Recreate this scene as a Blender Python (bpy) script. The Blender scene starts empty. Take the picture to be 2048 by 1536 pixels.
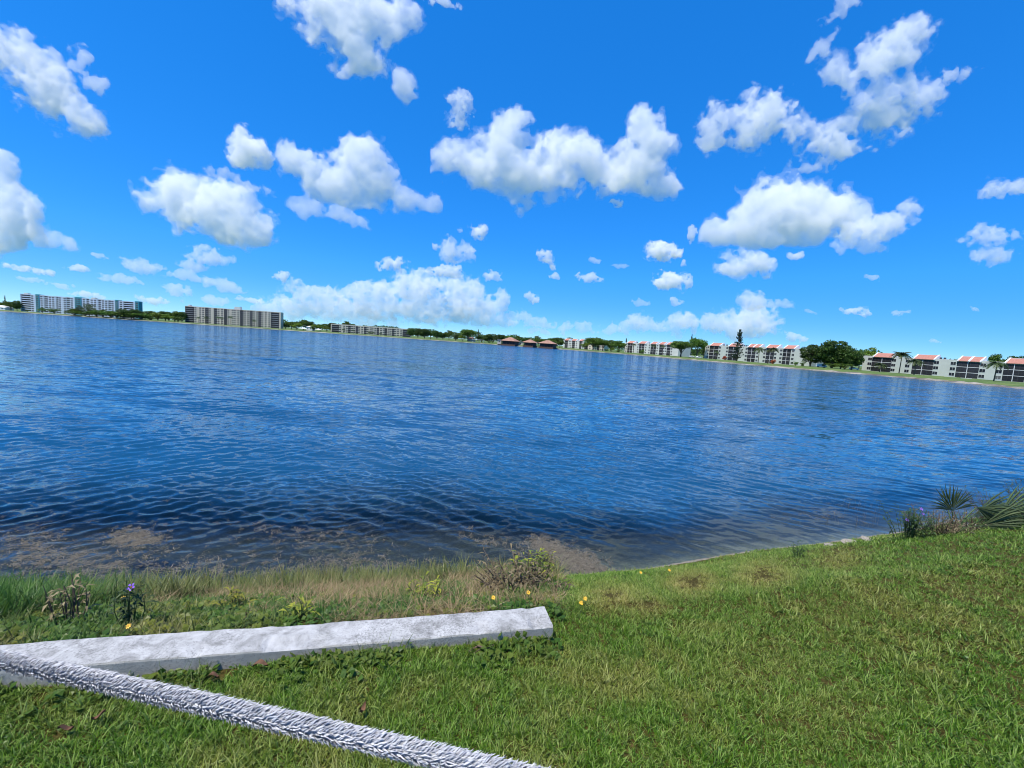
import bpy, bmesh, math, random
import numpy as np
from mathutils import Vector, Matrix
R = math.radians
rng = np.random.default_rng(7)
random.seed(7)
scene = bpy.context.scene
C = scene.collection

# ---------------------------------------------------------------- camera
F_PX = 840.0                       # focal length in pixels of the 2048 x 1536 frame
CAM_H = 4.0                        # eye height above the lake
ROLL = math.atan(0.0675)
PITCH = math.atan(83.2 / F_PX)
cam_data = bpy.data.cameras.new('camera')
cam_data.sensor_width = 36.0
cam_data.lens = 36.0 * F_PX / 2048.0
cam_data.clip_start = 0.05
cam_data.clip_end = 120000.0
cam = bpy.data.objects.new('camera', cam_data)
C.objects.link(cam)
CAM_M = Matrix.Rotation(R(90) - PITCH, 3, 'X') @ Matrix.Rotation(ROLL, 3, 'Z')
cam.matrix_world = Matrix.Translation((0, 0, CAM_H)) @ CAM_M.to_4x4()
scene.camera = cam

# ---------------------------------------------------------------- sky, sun, exposure
SUN_EL, SUN_AZ = R(66), R(-130)     # azimuth from +Y towards +X
world = bpy.data.worlds.new('World')
scene.world = world
world.use_nodes = True
wn, wl = world.node_tree.nodes, world.node_tree.links
wn.clear()
w_out = wn.new('ShaderNodeOutputWorld')
w_bg = wn.new('ShaderNodeBackground')
w_sky = wn.new('ShaderNodeTexSky')
w_sky.sky_type = 'NISHITA'
w_sky.sun_disc = False
w_sky.sun_elevation = SUN_EL
w_sky.sun_rotation = SUN_AZ
w_sky.altitude = 0
w_sky.air_density = 0.6
w_sky.dust_density = 0.0
w_sky.ozone_density = 10.0
# the whole sky graded like the camera's own rendering: deeper blue, softer falloff to the zenith
w_sep = wn.new('ShaderNodeSeparateColor'); w_sep.mode = 'HSV'
w_com = wn.new('ShaderNodeCombineColor'); w_com.mode = 'HSV'
w_sat = wn.new('ShaderNodeMath'); w_sat.operation = 'MULTIPLY'; w_sat.use_clamp = True
w_sat.inputs[1].default_value = 1.14
w_sp = wn.new('ShaderNodeMath'); w_sp.operation = 'POWER'; w_sp.inputs[1].default_value = 0.72
w_min = wn.new('ShaderNodeMath'); w_min.operation = 'MINIMUM'; w_min.inputs[1].default_value = 9.2
w_pow = wn.new('ShaderNodeMath'); w_pow.operation = 'POWER'; w_pow.inputs[1].default_value = 0.48
w_mul = wn.new('ShaderNodeMath'); w_mul.operation = 'MULTIPLY'; w_mul.inputs[1].default_value = 4.15
w_bg.inputs['Strength'].default_value = 0.1
wl.new(w_sky.outputs[0], w_sep.inputs[0])
w_hue = wn.new('ShaderNodeMath'); w_hue.operation = 'ADD'; w_hue.inputs[1].default_value = 0.0
wl.new(w_sep.outputs[0], w_hue.inputs[0]); wl.new(w_hue.outputs[0], w_com.inputs[0])
wl.new(w_sep.outputs[1], w_sp.inputs[0]); wl.new(w_sp.outputs[0], w_sat.inputs[0]); wl.new(w_sat.outputs[0], w_com.inputs[1])
wl.new(w_sep.outputs[2], w_pow.inputs[0]); wl.new(w_pow.outputs[0], w_mul.inputs[0]); wl.new(w_mul.outputs[0], w_min.inputs[0]); wl.new(w_min.outputs[0], w_com.inputs[2])
wl.new(w_com.outputs[0], w_bg.inputs['Color'])
wl.new(w_bg.outputs[0], w_out.inputs['Surface'])

sun_dir = Vector((math.sin(SUN_AZ) * math.cos(SUN_EL), math.cos(SUN_AZ) * math.cos(SUN_EL), math.sin(SUN_EL)))
sun_data = bpy.data.lights.new('sun', 'SUN')
sun_data.energy = 5.0
sun_data.angle = R(0.53)
sun_data.color = (1.0, 0.94, 0.83)
sun = bpy.data.objects.new('sun', sun_data)
sun.rotation_euler = sun_dir.to_track_quat('Z', 'Y').to_euler()
sun.location = (0, 0, 60)
C.objects.link(sun)

vs = scene.view_settings
vs.view_transform = 'Standard'
vs.look = 'None'
vs.exposure = 0.36
vs.gamma = 1.0
vs.use_curve_mapping = False
cy = scene.cycles
cy.use_denoising = True
cy.pixel_filter_type = 'BLACKMAN_HARRIS'
cy.filter_width = 1.0
cy.max_bounces = 44
cy.diffuse_bounces = 3
cy.glossy_bounces = 3
cy.transmission_bounces = 4
cy.transparent_max_bounces = 12
cy.volume_bounces = 40
cy.caustics_reflective = False
cy.caustics_refractive = False
cy.sample_clamp_indirect = 6.0

# ---------------------------------------------------------------- helpers
def ray(px, py):
    d = CAM_M @ Vector(((px - 1024.0) / F_PX, (768.0 - py) / F_PX, -1.0))
    return d
def at_z(px, py, z):                      # point on the level plane z seen at a pixel
    d = ray(px, py)
    t = (z - CAM_H) / d.z
    return Vector((d.x * t, d.y * t, z))
def at_y(px, py, y):                      # point at forward distance y seen at a pixel
    d = ray(px, py)
    t = y / d.y
    return Vector((d.x * t, y, CAM_H + d.z * t))
def hz(px):
    return 615.5 + 0.0675 * px

def link(o, parent=None):
    C.objects.link(o)
    if parent is not None:
        o.parent = parent
    return o
def tag(o, label=None, cat=None, group=None, kind=None):
    if label: o['label'] = label
    if cat: o['category'] = cat
    if group: o['group'] = group
    if kind: o['kind'] = kind
    return o
def empty(name, loc=(0, 0, 0), rz=0.0):
    o = bpy.data.objects.new(name, None)
    o.empty_display_size = 0.2
    o.location = loc
    o.rotation_euler = (0, 0, rz)
    return link(o)
def mesh_np(name, verts, faces, mats=(), smooth=False, mat_idx=None):
    """verts (n,3), faces (m,3) or (m,4) arrays -> mesh datablock"""
    verts = np.asarray(verts, dtype=np.float32)
    faces = np.asarray(faces, dtype=np.int32)
    me = bpy.data.meshes.new(name)
    k = faces.shape[1]
    me.vertices.add(len(verts)); me.vertices.foreach_set('co', verts.ravel())
    me.loops.add(faces.size); me.loops.foreach_set('vertex_index', faces.ravel())
    me.polygons.add(len(faces))
    me.polygons.foreach_set('loop_start', np.arange(0, faces.size, k, dtype=np.int32))
    me.polygons.foreach_set('loop_total', np.full(len(faces), k, dtype=np.int32))
    for m in mats: me.materials.append(m)
    if mat_idx is not None:
        me.polygons.foreach_set('material_index', np.asarray(mat_idx, dtype=np.int32))
    me.update(calc_edges=True)
    me.polygons.foreach_set('use_smooth', np.full(len(faces), bool(smooth)))
    return me
def obj(name, me, parent=None, loc=None, rz=None):
    o = bpy.data.objects.new(name, me)
    if loc is not None: o.location = loc
    if rz is not None: o.rotation_euler = (0, 0, rz)
    return link(o, parent)

class MB:
    """collects quads and triangles into one mesh"""
    def __init__(self): self.v = []; self.f = []; self.m = []
    def add(self, vs_, fs_, mi=0):
        b = len(self.v)
        self.v += [tuple(p) for p in vs_]
        for f in fs_:
            self.f.append(tuple(i + b for i in f)); self.m.append(mi)
    def box(self, x0, x1, y0, y1, z0, z1, mi=0):
        self.add([(x0,y0,z0),(x1,y0,z0),(x1,y1,z0),(x0,y1,z0),(x0,y0,z1),(x1,y0,z1),(x1,y1,z1),(x0,y1,z1)],
                 [(0,3,2,1),(4,5,6,7),(0,1,5,4),(1,2,6,5),(2,3,7,6),(3,0,4,7)], mi)
    def tube(self, pts, rads, n=8, mi=0, cap=True):
        pts = [Vector(p) for p in pts]
        b = len(self.v); prev = None
        for i, p in enumerate(pts):
            t = (pts[min(i+1, len(pts)-1)] - pts[max(i-1, 0)]).normalized()
            a = prev if prev is not None else (Vector((1,0,0)) if abs(t.x) < .8 else Vector((0,1,0)))
            u = (a - t * a.dot(t)).normalized(); w = t.cross(u); prev = u
            for k in range(n):
                an = 2*math.pi*k/n
                self.v.append(tuple(p + (u*math.cos(an) + w*math.sin(an))*rads[i]))
        for i in range(len(pts)-1):
            for k in range(n):
                k2 = (k+1) % n
                self.f.append((b+i*n+k, b+i*n+k2, b+(i+1)*n+k2, b+(i+1)*n+k)); self.m.append(mi)
        if cap:
            self.f.append(tuple(b+k for k in reversed(range(n)))); self.m.append(mi)
            e = b+(len(pts)-1)*n
            self.f.append(tuple(e+k for k in range(n))); self.m.append(mi)
    def mesh(self, name, mats, smooth=False):
        me = bpy.data.meshes.new(name)
        me.from_pydata(self.v, [], self.f)
        for m in mats: me.materials.append(m)
        me.polygons.foreach_set('material_index', np.array(self.m, dtype=np.int32))
        me.polygons.foreach_set('use_smooth', np.full(len(self.f), bool(smooth)))
        me.update()
        return me
    def obj(self, name, mats, parent=None, smooth=False, loc=None, rz=None):
        if not isinstance(mats, (list, tuple)): mats = [mats]
        return obj(name, self.mesh(name, mats, smooth), parent, loc, rz)

def new_mat(name):
    m = bpy.data.materials.new(name); m.use_nodes = True
    nt = m.node_tree; bs = nt.nodes['Principled BSDF']
    return m, nt, bs
def nd(nt, typ, **kw):
    n = nt.nodes.new(typ)
    for k, v in kw.items():
        if k.startswith('i_'):
            n.inputs[k[2:].replace('_', ' ')].default_value = v
        else:
            setattr(n, k, v)
    return n
def ramp(nt, fac, stops, interp='LINEAR'):
    r = nt.nodes.new('ShaderNodeValToRGB'); r.color_ramp.interpolation = interp
    e = r.color_ramp.elements
    while len(e) < len(stops): e.new(0.5)
    for i, (p, c) in enumerate(stops):
        e[i].position = p; e[i].color = (c[0], c[1], c[2], 1)
    nt.links.new(fac, r.inputs[0])
    return r
def simple_mat(name, col, rough=0.8, var=0.12, scale=2.0, bump=0.0, metallic=0.0, coord='Object'):
    """plain painted or stone surface with soft mottling"""
    m, nt, bs = new_mat(name)
    tc = nd(nt, 'ShaderNodeTexCoord')
    nz = nd(nt, 'ShaderNodeTexNoise', i_Scale=scale, i_Detail=6.0, i_Roughness=0.65)
    nt.links.new(tc.outputs[coord], nz.inputs['Vector'])
    lo = tuple(c*(1-var) for c in col); hi = tuple(min(1, c*(1+var)) for c in col)
    rp = ramp(nt, nz.outputs['Fac'], [(0.3, lo), (0.7, hi)])
    nt.links.new(rp.outputs[0], bs.inputs['Base Color'])
    bs.inputs['Roughness'].default_value = rough
    bs.inputs['Metallic'].default_value = metallic
    if bump:
        b = nd(nt, 'ShaderNodeBump', i_Strength=bump, i_Distance=0.02)
        nt.links.new(nz.outputs['Fac'], b.inputs['Height'])
        nt.links.new(b.outputs[0], bs.inputs['Normal'])
    return m

def vnoise(shape, freq, seed):
    """smooth value noise on an axis-aligned grid; freq = lattice cells per axis"""
    r = np.random.default_rng(seed)
    lat = r.random([int(math.ceil(f)) + 3 for f in freq], dtype=np.float32)
    out = lat
    for ax, (n, f) in enumerate(zip(shape, freq)):
        t = np.linspace(0, f, n, dtype=np.float32) + 0.5
        i = t.astype(np.int32); w = t - i
        w = w*w*w*(w*(w*6-15)+10)
        sh = [1]*len(shape); sh[ax] = n
        w = w.reshape(sh)
        out = np.take(out, i, axis=ax)*(1-w) + np.take(out, i+1, axis=ax)*w
    return out
def fbm(shape, freq, octs, seed, gain=0.5):
    out = 0; a = 1.0; tot = 0
    for o in range(octs):
        out = out + a*vnoise(shape, [f*2**o for f in freq], seed*31+o)
        tot += a; a *= gain
    return out/tot*2 - 1
# ================================================================ shorelines
NEAR_PX = [(0,1206),(300,1200),(600,1184),(900,1164),(1100,1154),(1290,1138),(1500,1102),(1650,1086),(1800,1064),(2048,1016),(2300,985)]
_ns = [at_z(px, py, 0.0) for px, py in NEAR_PX]
near_shore = np.array([(-3000, -900), (-300, -60), (-40, -1.5), (-14, 4.6)] + [(p.x, p.y) for p in _ns] + [(60, 30), (300, 90), (3000, 700)], dtype=float)
def near_s(x, y):
    """signed distance to the near waterline, positive on land"""
    x = np.asarray(x, float); y = np.asarray(y, float)
    best = np.full(np.broadcast(x, y).shape, 1e9)
    for (ax, ay), (bx, by) in zip(near_shore[:-1], near_shore[1:]):
        dx, dy = bx-ax, by-ay
        t = np.clip(((x-ax)*dx + (y-ay)*dy)/(dx*dx+dy*dy), 0, 1)
        best = np.minimum(best, np.hypot(x-ax-t*dx, y-ay-t*dy))
    return np.where(y < np.interp(x, near_shore[:, 0], near_shore[:, 1]), best, -best)
def wob(x, y):
    return 0.5*np.sin(x*1.3+0.7*y+1.0)*np.sin(0.9*y-0.4*x) + 0.3*np.sin(2.9*x+1.9*y) + 0.2*np.sin(5.1*y-3.7*x+2)
def near_z(x, y):
    s = near_s(x, y)
    z = np.interp(s, [-40,-12,-5,-2,-.6,0,.25,1.0,2.0,3.0,4.0,5.4,8.0,60,3000], [-6,-3,-1.5,-.6,-.16,0,.13,.55,1.2,1.75,2.21,2.33,2.38,2.5,3.0])
    return z + 0.025*wob(x, y)*np.clip(s, 0.1, 1)*(np.abs(s) < 30)
def nz1(x, y):
    return float(near_z(np.array([x]), np.array([y]))[0])
def on_lawn(px, py, it=12):
    """point of the near ground seen at a pixel"""
    z = 2.2
    for _ in range(it):
        p = at_z(px, py, z); z = 0.5*z + 0.5*nz1(p.x, p.y)
    return Vector((p.x, p.y, nz1(p.x, p.y)))

FAR = np.array([(-900,260),(-500,390),(-200,470),(0,485),(145,490),(290,492),(440,500),(570,505),(660,500),(820,495),(960,485),(1110,450),(1250,375),(1408,283),(1580,226),(1724,200),(1860,172),(2048,138),(2300,112),(2900,85),(4200,60)], float)
def sd(px): return float(np.interp(px, FAR[:, 0], FAR[:, 1]))
def far_pt(px, off, z):
    d = ray(px, hz(px)); k = (sd(px)+off)/d.y
    return Vector((d.x*k, d.y*k, z))

# ---------------------------------------------------------------- ground materials
def soil_mat():
    m, nt, bs = new_mat('lawn_thatch')
    tc = nd(nt, 'ShaderNodeTexCoord')
    n1 = nd(nt, 'ShaderNodeTexNoise', i_Scale=1.1, i_Detail=4.0)
    n2 = nd(nt, 'ShaderNodeTexNoise', i_Scale=42.0, i_Detail=5.0, i_Roughness=0.75)
    for n in (n1, n2): nt.links.new(tc.outputs['Object'], n.inputs['Vector'])
    r1 = ramp(nt, n2.outputs['Fac'], [(0.3, (.030,.028,.008)), (0.55, (.085,.070,.020)), (0.75, (.22,.16,.065))])
    nt.links.new(r1.outputs[0], bs.inputs['Base Color'])
    bs.inputs['Roughness'].default_value = 0.95; bs.inputs['Specular IOR Level'].default_value = 0.05
    b = nd(nt, 'ShaderNodeBump', i_Strength=0.9, i_Distance=0.03)
    nt.links.new(n2.outputs['Fac'], b.inputs['Height']); nt.links.new(b.outputs[0], bs.inputs['Normal'])
    return m
def bed_mat():
    """lake floor: pale sand and stones at the edge, brown weed further in"""
    m, nt, bs = new_mat('lake_floor')
    tc = nd(nt, 'ShaderNodeTexCoord')
    at = nd(nt, 'ShaderNodeAttribute', attribute_name='shore')
    n1 = nd(nt, 'ShaderNodeTexNoise', i_Scale=0.9, i_Detail=6.0, i_Roughness=0.7)
    n2 = nd(nt, 'ShaderNodeTexNoise', i_Scale=14.0, i_Detail=6.0, i_Roughness=0.75)
    vo = nd(nt, 'ShaderNodeTexVoronoi', i_Scale=5.0)
    for n in (n1, n2, vo): nt.links.new(tc.outputs['Object'], n.inputs['Vector'])
    a = nd(nt, 'ShaderNodeMath', operation='MULTIPLY_ADD'); a.inputs[1].default_value = 1.5; a.inputs[2].default_value = -0.75
    nt.links.new(n1.outputs['Fac'], a.inputs[0])
    s = nd(nt, 'ShaderNodeMath', operation='ADD'); nt.links.new(at.outputs['Fac'], s.inputs[0]); nt.links.new(a.outputs[0], s.inputs[1])
    sand = ramp(nt, n2.outputs['Fac'], [(0.25, (.11,.09,.06)), (0.5, (.25,.21,.15)), (0.8, (.38,.33,.25))])
    weed = ramp(nt, n2.outputs['Fac'], [(0.32, (.012,.011,.009)), (0.55, (.055,.045,.028)), (0.8, (.19,.15,.095))])
    mk = ramp(nt, s.outputs[0], [(0.0, (0,0,0)), (1.0, (1,1,1))])
    mp = nd(nt, 'ShaderNodeMapRange'); mp.inputs['From Min'].default_value = -0.15; mp.inputs['From Max'].default_value = 0.75
    nt.links.new(s.outputs[0], mp.inputs['Value'])
    mx = nd(nt, 'ShaderNodeMix', data_type='RGBA')
    nt.links.new(mp.outputs[0], mx.inputs['Factor']); nt.links.new(sand.outputs[0], mx.inputs['A']); nt.links.new(weed.outputs[0], mx.inputs['B'])
    nt.links.new(mx.outputs['Result'], bs.inputs['Base Color'])
    bs.inputs['Roughness'].default_value = 0.9
    b = nd(nt, 'ShaderNodeBump', i_Strength=0.7, i_Distance=0.05)
    nt.links.new(n2.outputs['Fac'], b.inputs['Height']); nt.links.new(b.outputs[0], bs.inputs['Normal'])
    return m
M_SOIL, M_BED = soil_mat(), bed_mat()

# ---------------------------------------------------------------- near bank: lawn and lake floor
def axis(fine0, fine1, step, lo, hi, g=1.35):
    a = list(np.arange(fine0, fine1 + 1e-6, step))
    d = step; left = []
    while (left[-1] if left else fine0) > lo: d *= g; left.append((left[-1] if left else fine0) - d)
    d = step; right = []
    while (right[-1] if right else fine1) < hi: d *= g; right.append((right[-1] if right else fine1) + d)
    return np.array(left[::-1] + a + right)
ax_x = axis(-9, 19, 0.14, -2500, 2500)
ax_y = axis(-1.5, 16, 0.14, -2500, 30)
GX, GY = np.meshgrid(ax_x, ax_y, indexing='ij')
GS = near_s(GX.ravel(), GY.ravel()).reshape(GX.shape)
GZ = near_z(GX.ravel(), GY.ravel()).reshape(GX.shape)
nx_, ny_ = GX.shape
idx = np.arange(nx_*ny_).reshape(nx_, ny_)
quads = np.stack([idx[:-1,:-1], idx[1:,:-1], idx[1:,1:], idx[:-1,1:]], -1).reshape(-1, 4)
qs = GS.ravel()[quads].mean(1)
V = np.stack([GX.ravel(), GY.ravel(), GZ.ravel()], -1)
def sub(mask, name, mat):
    q = quads[mask]; u, inv = np.unique(q, return_inverse=True)
    me = mesh_np(name, V[u], inv.reshape(q.shape), [mat], smooth=True)
    a = me.attributes.new('shore', 'FLOAT', 'POINT'); a.data.foreach_set('value', (-GS.ravel()[u]).astype(np.float32))
    return tag(obj(name, me), kind='structure')
sub(qs > 0.14, 'lawn', M_SOIL)
sub((qs <= 0.14) & (qs > -30), 'lake_bed', M_BED)

# ---------------------------------------------------------------- far bank
def far_grass_mat():
    m, nt, bs = new_mat('far_grass')
    tc = nd(nt, 'ShaderNodeTexCoord')
    n1 = nd(nt, 'ShaderNodeTexNoise', i_Scale=0.09, i_Detail=6.0, i_Roughness=0.7)
    n2 = nd(nt, 'ShaderNodeTexNoise', i_Scale=1.6, i_Detail=4.0)
    for n in (n1, n2): nt.links.new(tc.outputs['Object'], n.inputs['Vector'])
    ad = nd(nt, 'ShaderNodeMath', operation='MULTIPLY_ADD'); ad.inputs[1].default_value = 0.4
    nt.links.new(n2.outputs['Fac'], ad.inputs[0]); nt.links.new(n1.outputs['Fac'], ad.inputs[2])
    r = ramp(nt, ad.outputs[0], [(0.45, (.035,.075,.010)), (0.75, (.085,.14,.02)), (1.0, (.19,.18,.06))])
    nt.links.new(r.outputs[0], bs.inputs['Base Color']); bs.inputs['Roughness'].default_value = 0.95
    return m
def beach_mat():
    m, nt, bs = new_mat('beach_sand')
    tc = nd(nt, 'ShaderNodeTexCoord')
    n1 = nd(nt, 'ShaderNodeTexNoise', i_Scale=0.12, i_Detail=5.0, i_Roughness=0.7)
    n2 = nd(nt, 'ShaderNodeTexNoise', i_Scale=1.3, i_Detail=6.0, i_Roughness=0.8)
    for n in (n1, n2): nt.links.new(tc.outputs['Object'], n.inputs['Vector'])
    ad = nd(nt, 'ShaderNodeMath', operation='MULTIPLY_ADD'); ad.inputs[1].default_value = 0.6
    nt.links.new(n2.outputs['Fac'], ad.inputs[0]); nt.links.new(n1.outputs['Fac'], ad.inputs[2])
    r = ramp(nt, ad.outputs[0], [(0.55, (.04,.036,.028)), (0.75, (.12,.105,.08)), (0.98, (.36,.33,.27))])
    nt.links.new(r.outputs[0], bs.inputs['Base Color']); bs.inputs['Roughness'].default_value = 0.95
    return m
M_FARGRASS, M_BEACH = far_grass_mat(), beach_mat()
fpx = np.concatenate([np.arange(-900, 2300, 5.0), np.arange(2300, 4200, 60.0)])
def band(name, offs, mat):
    rows = []
    r_ = np.random.default_rng(len(name))
    for j, (o_, z_) in enumerate(offs):
        w = vnoise([len(fpx)], [len(fpx)/7.0], 11) * 2 - 1
        w2 = vnoise([len(fpx)], [len(fpx)/2.2], 12+int(abs(o_))) * 2 - 1
        k = 1.0 if abs(o_) < 30 else 0.0
        rows.append([far_pt(p, o_ + k*(1.6*a + 0.7*b), z_ + (0.18*b if 0 < o_ < 30 else 0)) for p, a, b in zip(fpx, w, w2)])
    n = len(fpx)
    v = [p for r in rows for p in r]
    f = [(j*n+i, j*n+i+1, (j+1)*n+i+1, (j+1)*n+i) for j in range(len(offs)-1) for i in range(n-1)]
    me = mesh_np(name, np.array(v), np.array(f), [mat], smooth=True)
    return tag(obj(name, me), kind='structure')
band('beach', [(-8,-1.6),(-1.5,-.25),(0.6,.12),(2.2,.42),(3.6,.62)], M_BEACH)
band('ground', [(3.5,.59),(6,.95),(9,1.2),(16,1.45),(60,1.6),(400,1.8),(3000,2.0),(40000,2.0)], M_FARGRASS)

# ================================================================ lake
def wave_tile(n, size, dirs, seed, lam0, lam1, spread):
    """random sea surface with a few wave trains, unit rms slope"""
    r = np.random.default_rng(seed)
    k = np.fft.fftfreq(n, size/n)*2*math.pi
    KX, KY = np.meshgrid(k, k, indexing='ij'); K = np.hypot(KX, KY); K[0, 0] = 1
    lam = 2*math.pi/K
    band_ = np.exp(-((np.log(lam) - 0.5*(math.log(lam0)+math.log(lam1)))/(0.5*(math.log(lam1)-math.log(lam0))))**2)
    A = 0
    for d, w in dirs:
        c_ = (KX*math.cos(d) + KY*math.sin(d))/K
        A = A + w*np.exp(-(np.arccos(np.clip(np.abs(c_), 0, 1))/spread)**2)
    A = A*band_*K**-1.6
    A[0, 0] = 0
    H = np.real(np.fft.ifft2(A*(r.normal(size=A.shape) + 1j*r.normal(size=A.shape))))
    sl = np.sqrt((np.gradient(H, size/n, axis=0)**2 + np.gradient(H, size/n, axis=1)**2).mean())
    return H/sl
def sample(tile, size, x, y):
    n = tile.shape[0]
    u = (x/size*n) % n; v = (y/size*n) % n
    i = u.astype(int); j = v.astype(int); a = u-i; b = v-j
    i2 = (i+1) % n; j2 = (j+1) % n; i %= n; j %= n
    return (tile[i, j]*(1-a)*(1-b) + tile[i2, j]*a*(1-b) + tile[i, j2]*(1-a)*b + tile[i2, j2]*a*b)
TS = 26.0
W_R = wave_tile(768, TS, [(R(55), 1.0), (R(80), .35)], 21, .30, .85, .24)
W_L = wave_tile(768, TS, [(R(150), 1.0), (R(95), .55)], 22, .28, .85, .34)
W_C = wave_tile(768, TS, [(R(60), .8), (R(120), .8)], 23, .16, .42, .8)
def radii():
    r = 3.2; out = []
    while r < 62: out.append(r); r += max(0.034, r*r/3200.0)
    while r < 900: out.append(r); r *= 1.12
    return np.array(out)
rad = radii()
ang = np.concatenate([np.linspace(-100, -68, 20), np.linspace(-66, 66, 660), np.linspace(68, 100, 20)])*math.pi/180
RR, AA = np.meshgrid(rad, ang, indexing='ij')
WX, WY = RR*np.sin(AA), RR*np.cos(AA)
wl_ = 1/(1+np.exp((WX + 0.28*WY + 2.6)/1.3))
near_shal = np.clip(-near_s(WX.ravel(), WY.ravel()).reshape(WX.shape), 0, 50)
weedcalm = 0.30 + 0.70*np.clip((near_shal + 0.5*wob(WX*0.5, WY*0.5) - 0.7)/2.2, 0, 1)
gust = 0.75 + 0.5*np.clip(wob(WX*0.10+3, WY*0.07), -1, 1)
hh = 0.118*(W_L.std()*0 + wl_*sample(W_L, TS, WX, WY) + (1-wl_)*sample(W_R, TS, WX+3, WY+7)) + 0.13*sample(W_C, TS, WX, WY)
fade = np.clip(1.4 - RR/60, 0, 1)
WZ = hh*fade*weedcalm*gust
n0, n1_ = RR.shape
idx = np.arange(n0*n1_).reshape(n0, n1_)
wq = np.stack([idx[:-1,:-1], idx[:-1,1:], idx[1:,1:], idx[1:,:-1]], -1).reshape(-1, 4)
wq = wq[near_shal.ravel()[wq].max(1) > 0.0]
u_, inv = np.unique(wq, return_inverse=True)
def water_mat():
    m = bpy.data.materials.new('lake_water'); m.use_nodes = True
    nt = m.node_tree; nt.nodes.clear()
    out = nd(nt, 'ShaderNodeOutputMaterial')
    tc = nd(nt, 'ShaderNodeTexCoord'); geo = nd(nt, 'ShaderNodeNewGeometry')
    # ripple slopes, the same statistics at every distance
    def slope(scale, rot, sx, sy, amt):
        mp = nd(nt, 'ShaderNodeMapping'); mp.inputs['Rotation'].default_value = (0, 0, rot); mp.inputs['Scale'].default_value = (sx, sy, 1)
        nt.links.new(tc.outputs['Object'], mp.inputs['Vector'])
        nz = nd(nt, 'ShaderNodeTexNoise', i_Scale=scale, i_Detail=3.0, i_Roughness=0.6)
        nt.links.new(mp.outputs[0], nz.inputs['Vector'])
        sb = nd(nt, 'ShaderNodeVectorMath', operation='SUBTRACT'); sb.inputs[1].default_value = (.5, .5, .5)
        nt.links.new(nz.outputs['Color'], sb.inputs[0])
        ml = nd(nt, 'ShaderNodeVectorMath', operation='MULTIPLY'); ml.inputs[1].default_value = (amt*.8, amt, 0)
        nt.links.new(sb.outputs[0], ml.inputs[0])
        return ml
    s1 = slope(1.0, R(-35), .9, 3.0, 1.4)          # wavelets
    s2 = slope(9.0, R(10), 1, 1.6, 0.16)            # capillary ripples
    s3 = slope(0.16, R(-20), .6, 1.8, 0.95)         # chop seen far out
    a1 = nd(nt, 'ShaderNodeVectorMath', operation='ADD'); nt.links.new(s1.outputs[0], a1.inputs[0]); nt.links.new(s2.outputs[0], a1.inputs[1])
    a2 = nd(nt, 'ShaderNodeVectorMath', operation='ADD'); nt.links.new(a1.outputs[0], a2.inputs[0]); nt.links.new(s3.outputs[0], a2.inputs[1])
    calm = nd(nt, 'ShaderNodeAttribute', attribute_name='ripple')
    sc = nd(nt, 'ShaderNodeVectorMath', operation='SCALE'); nt.links.new(a2.outputs[0], sc.inputs[0]); nt.links.new(calm.outputs['Fac'], sc.inputs['Scale'])
    a3 = nd(nt, 'ShaderNodeVectorMath', operation='ADD'); nt.links.new(sc.outputs[0], a3.inputs[0]); nt.links.new(geo.outputs['Normal'], a3.inputs[1])
    nn = nd(nt, 'ShaderNodeVectorMath', operation='NORMALIZE'); nt.links.new(a3.outputs[0], nn.inputs[0])
    fr = nd(nt, 'ShaderNodeFresnel', i_IOR=1.33); nt.links.new(nn.outputs[0], fr.inputs['Normal'])
    gl = nd(nt, 'ShaderNodeBsdfGlossy'); gl.inputs['Roughness'].default_value = 0.10; gl.inputs['Color'].default_value = (.90, .96, 1, 1)
    nt.links.new(nn.outputs[0], gl.inputs['Normal'])
    df = nd(nt, 'ShaderNodeBsdfDiffuse'); df.inputs['Color'].default_value = (.007, .054, .120, 1)
    tr = nd(nt, 'ShaderNodeBsdfTransparent'); tr.inputs['Color'].default_value = (.62, .74, .74, 1)
    cl = nd(nt, 'ShaderNodeAttribute', attribute_name='clear')
    mb = nd(nt, 'ShaderNodeMixShader'); nt.links.new(cl.outputs['Fac'], mb.inputs[0]); nt.links.new(df.outputs[0], mb.inputs[1]); nt.links.new(tr.outputs[0], mb.inputs[2])
    mt = nd(nt, 'ShaderNodeMixShader'); nt.links.new(fr.outputs[0], mt.inputs[0]); nt.links.new(mb.outputs[0], mt.inputs[1]); nt.links.new(gl.outputs[0], mt.inputs[2])
    nt.links.new(mt.outputs[0], out.inputs['Surface'])
    return m
me = mesh_np('lake', np.stack([WX.ravel(), WY.ravel(), WZ.ravel()], -1)[u_], inv.reshape(wq.shape), [water_mat()], smooth=True)
_sh = near_shal.ravel()[u_] + .35*wob(WX.ravel()[u_]*.7, WY.ravel()[u_]*.7)
_lf = 1/(1+np.exp((WX.ravel()[u_]-.5)*.9))                     # the weedy shelf lies on the left
_q = np.clip((_sh - (.5 + 1.6*_lf))/(3.0 + 1.6*_lf), 0, 1)
a = me.attributes.new('clear', 'FLOAT', 'POINT'); a.data.foreach_set('value', (1 - _q*_q*(3-2*_q)).astype(np.float32))
a = me.attributes.new('ripple', 'FLOAT', 'POINT'); a.data.foreach_set('value', (weedcalm*np.clip(0.20 + RR/60, 0, 1.0)).ravel()[u_].astype(np.float32))
tag(obj('lake', me), kind='structure')
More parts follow.
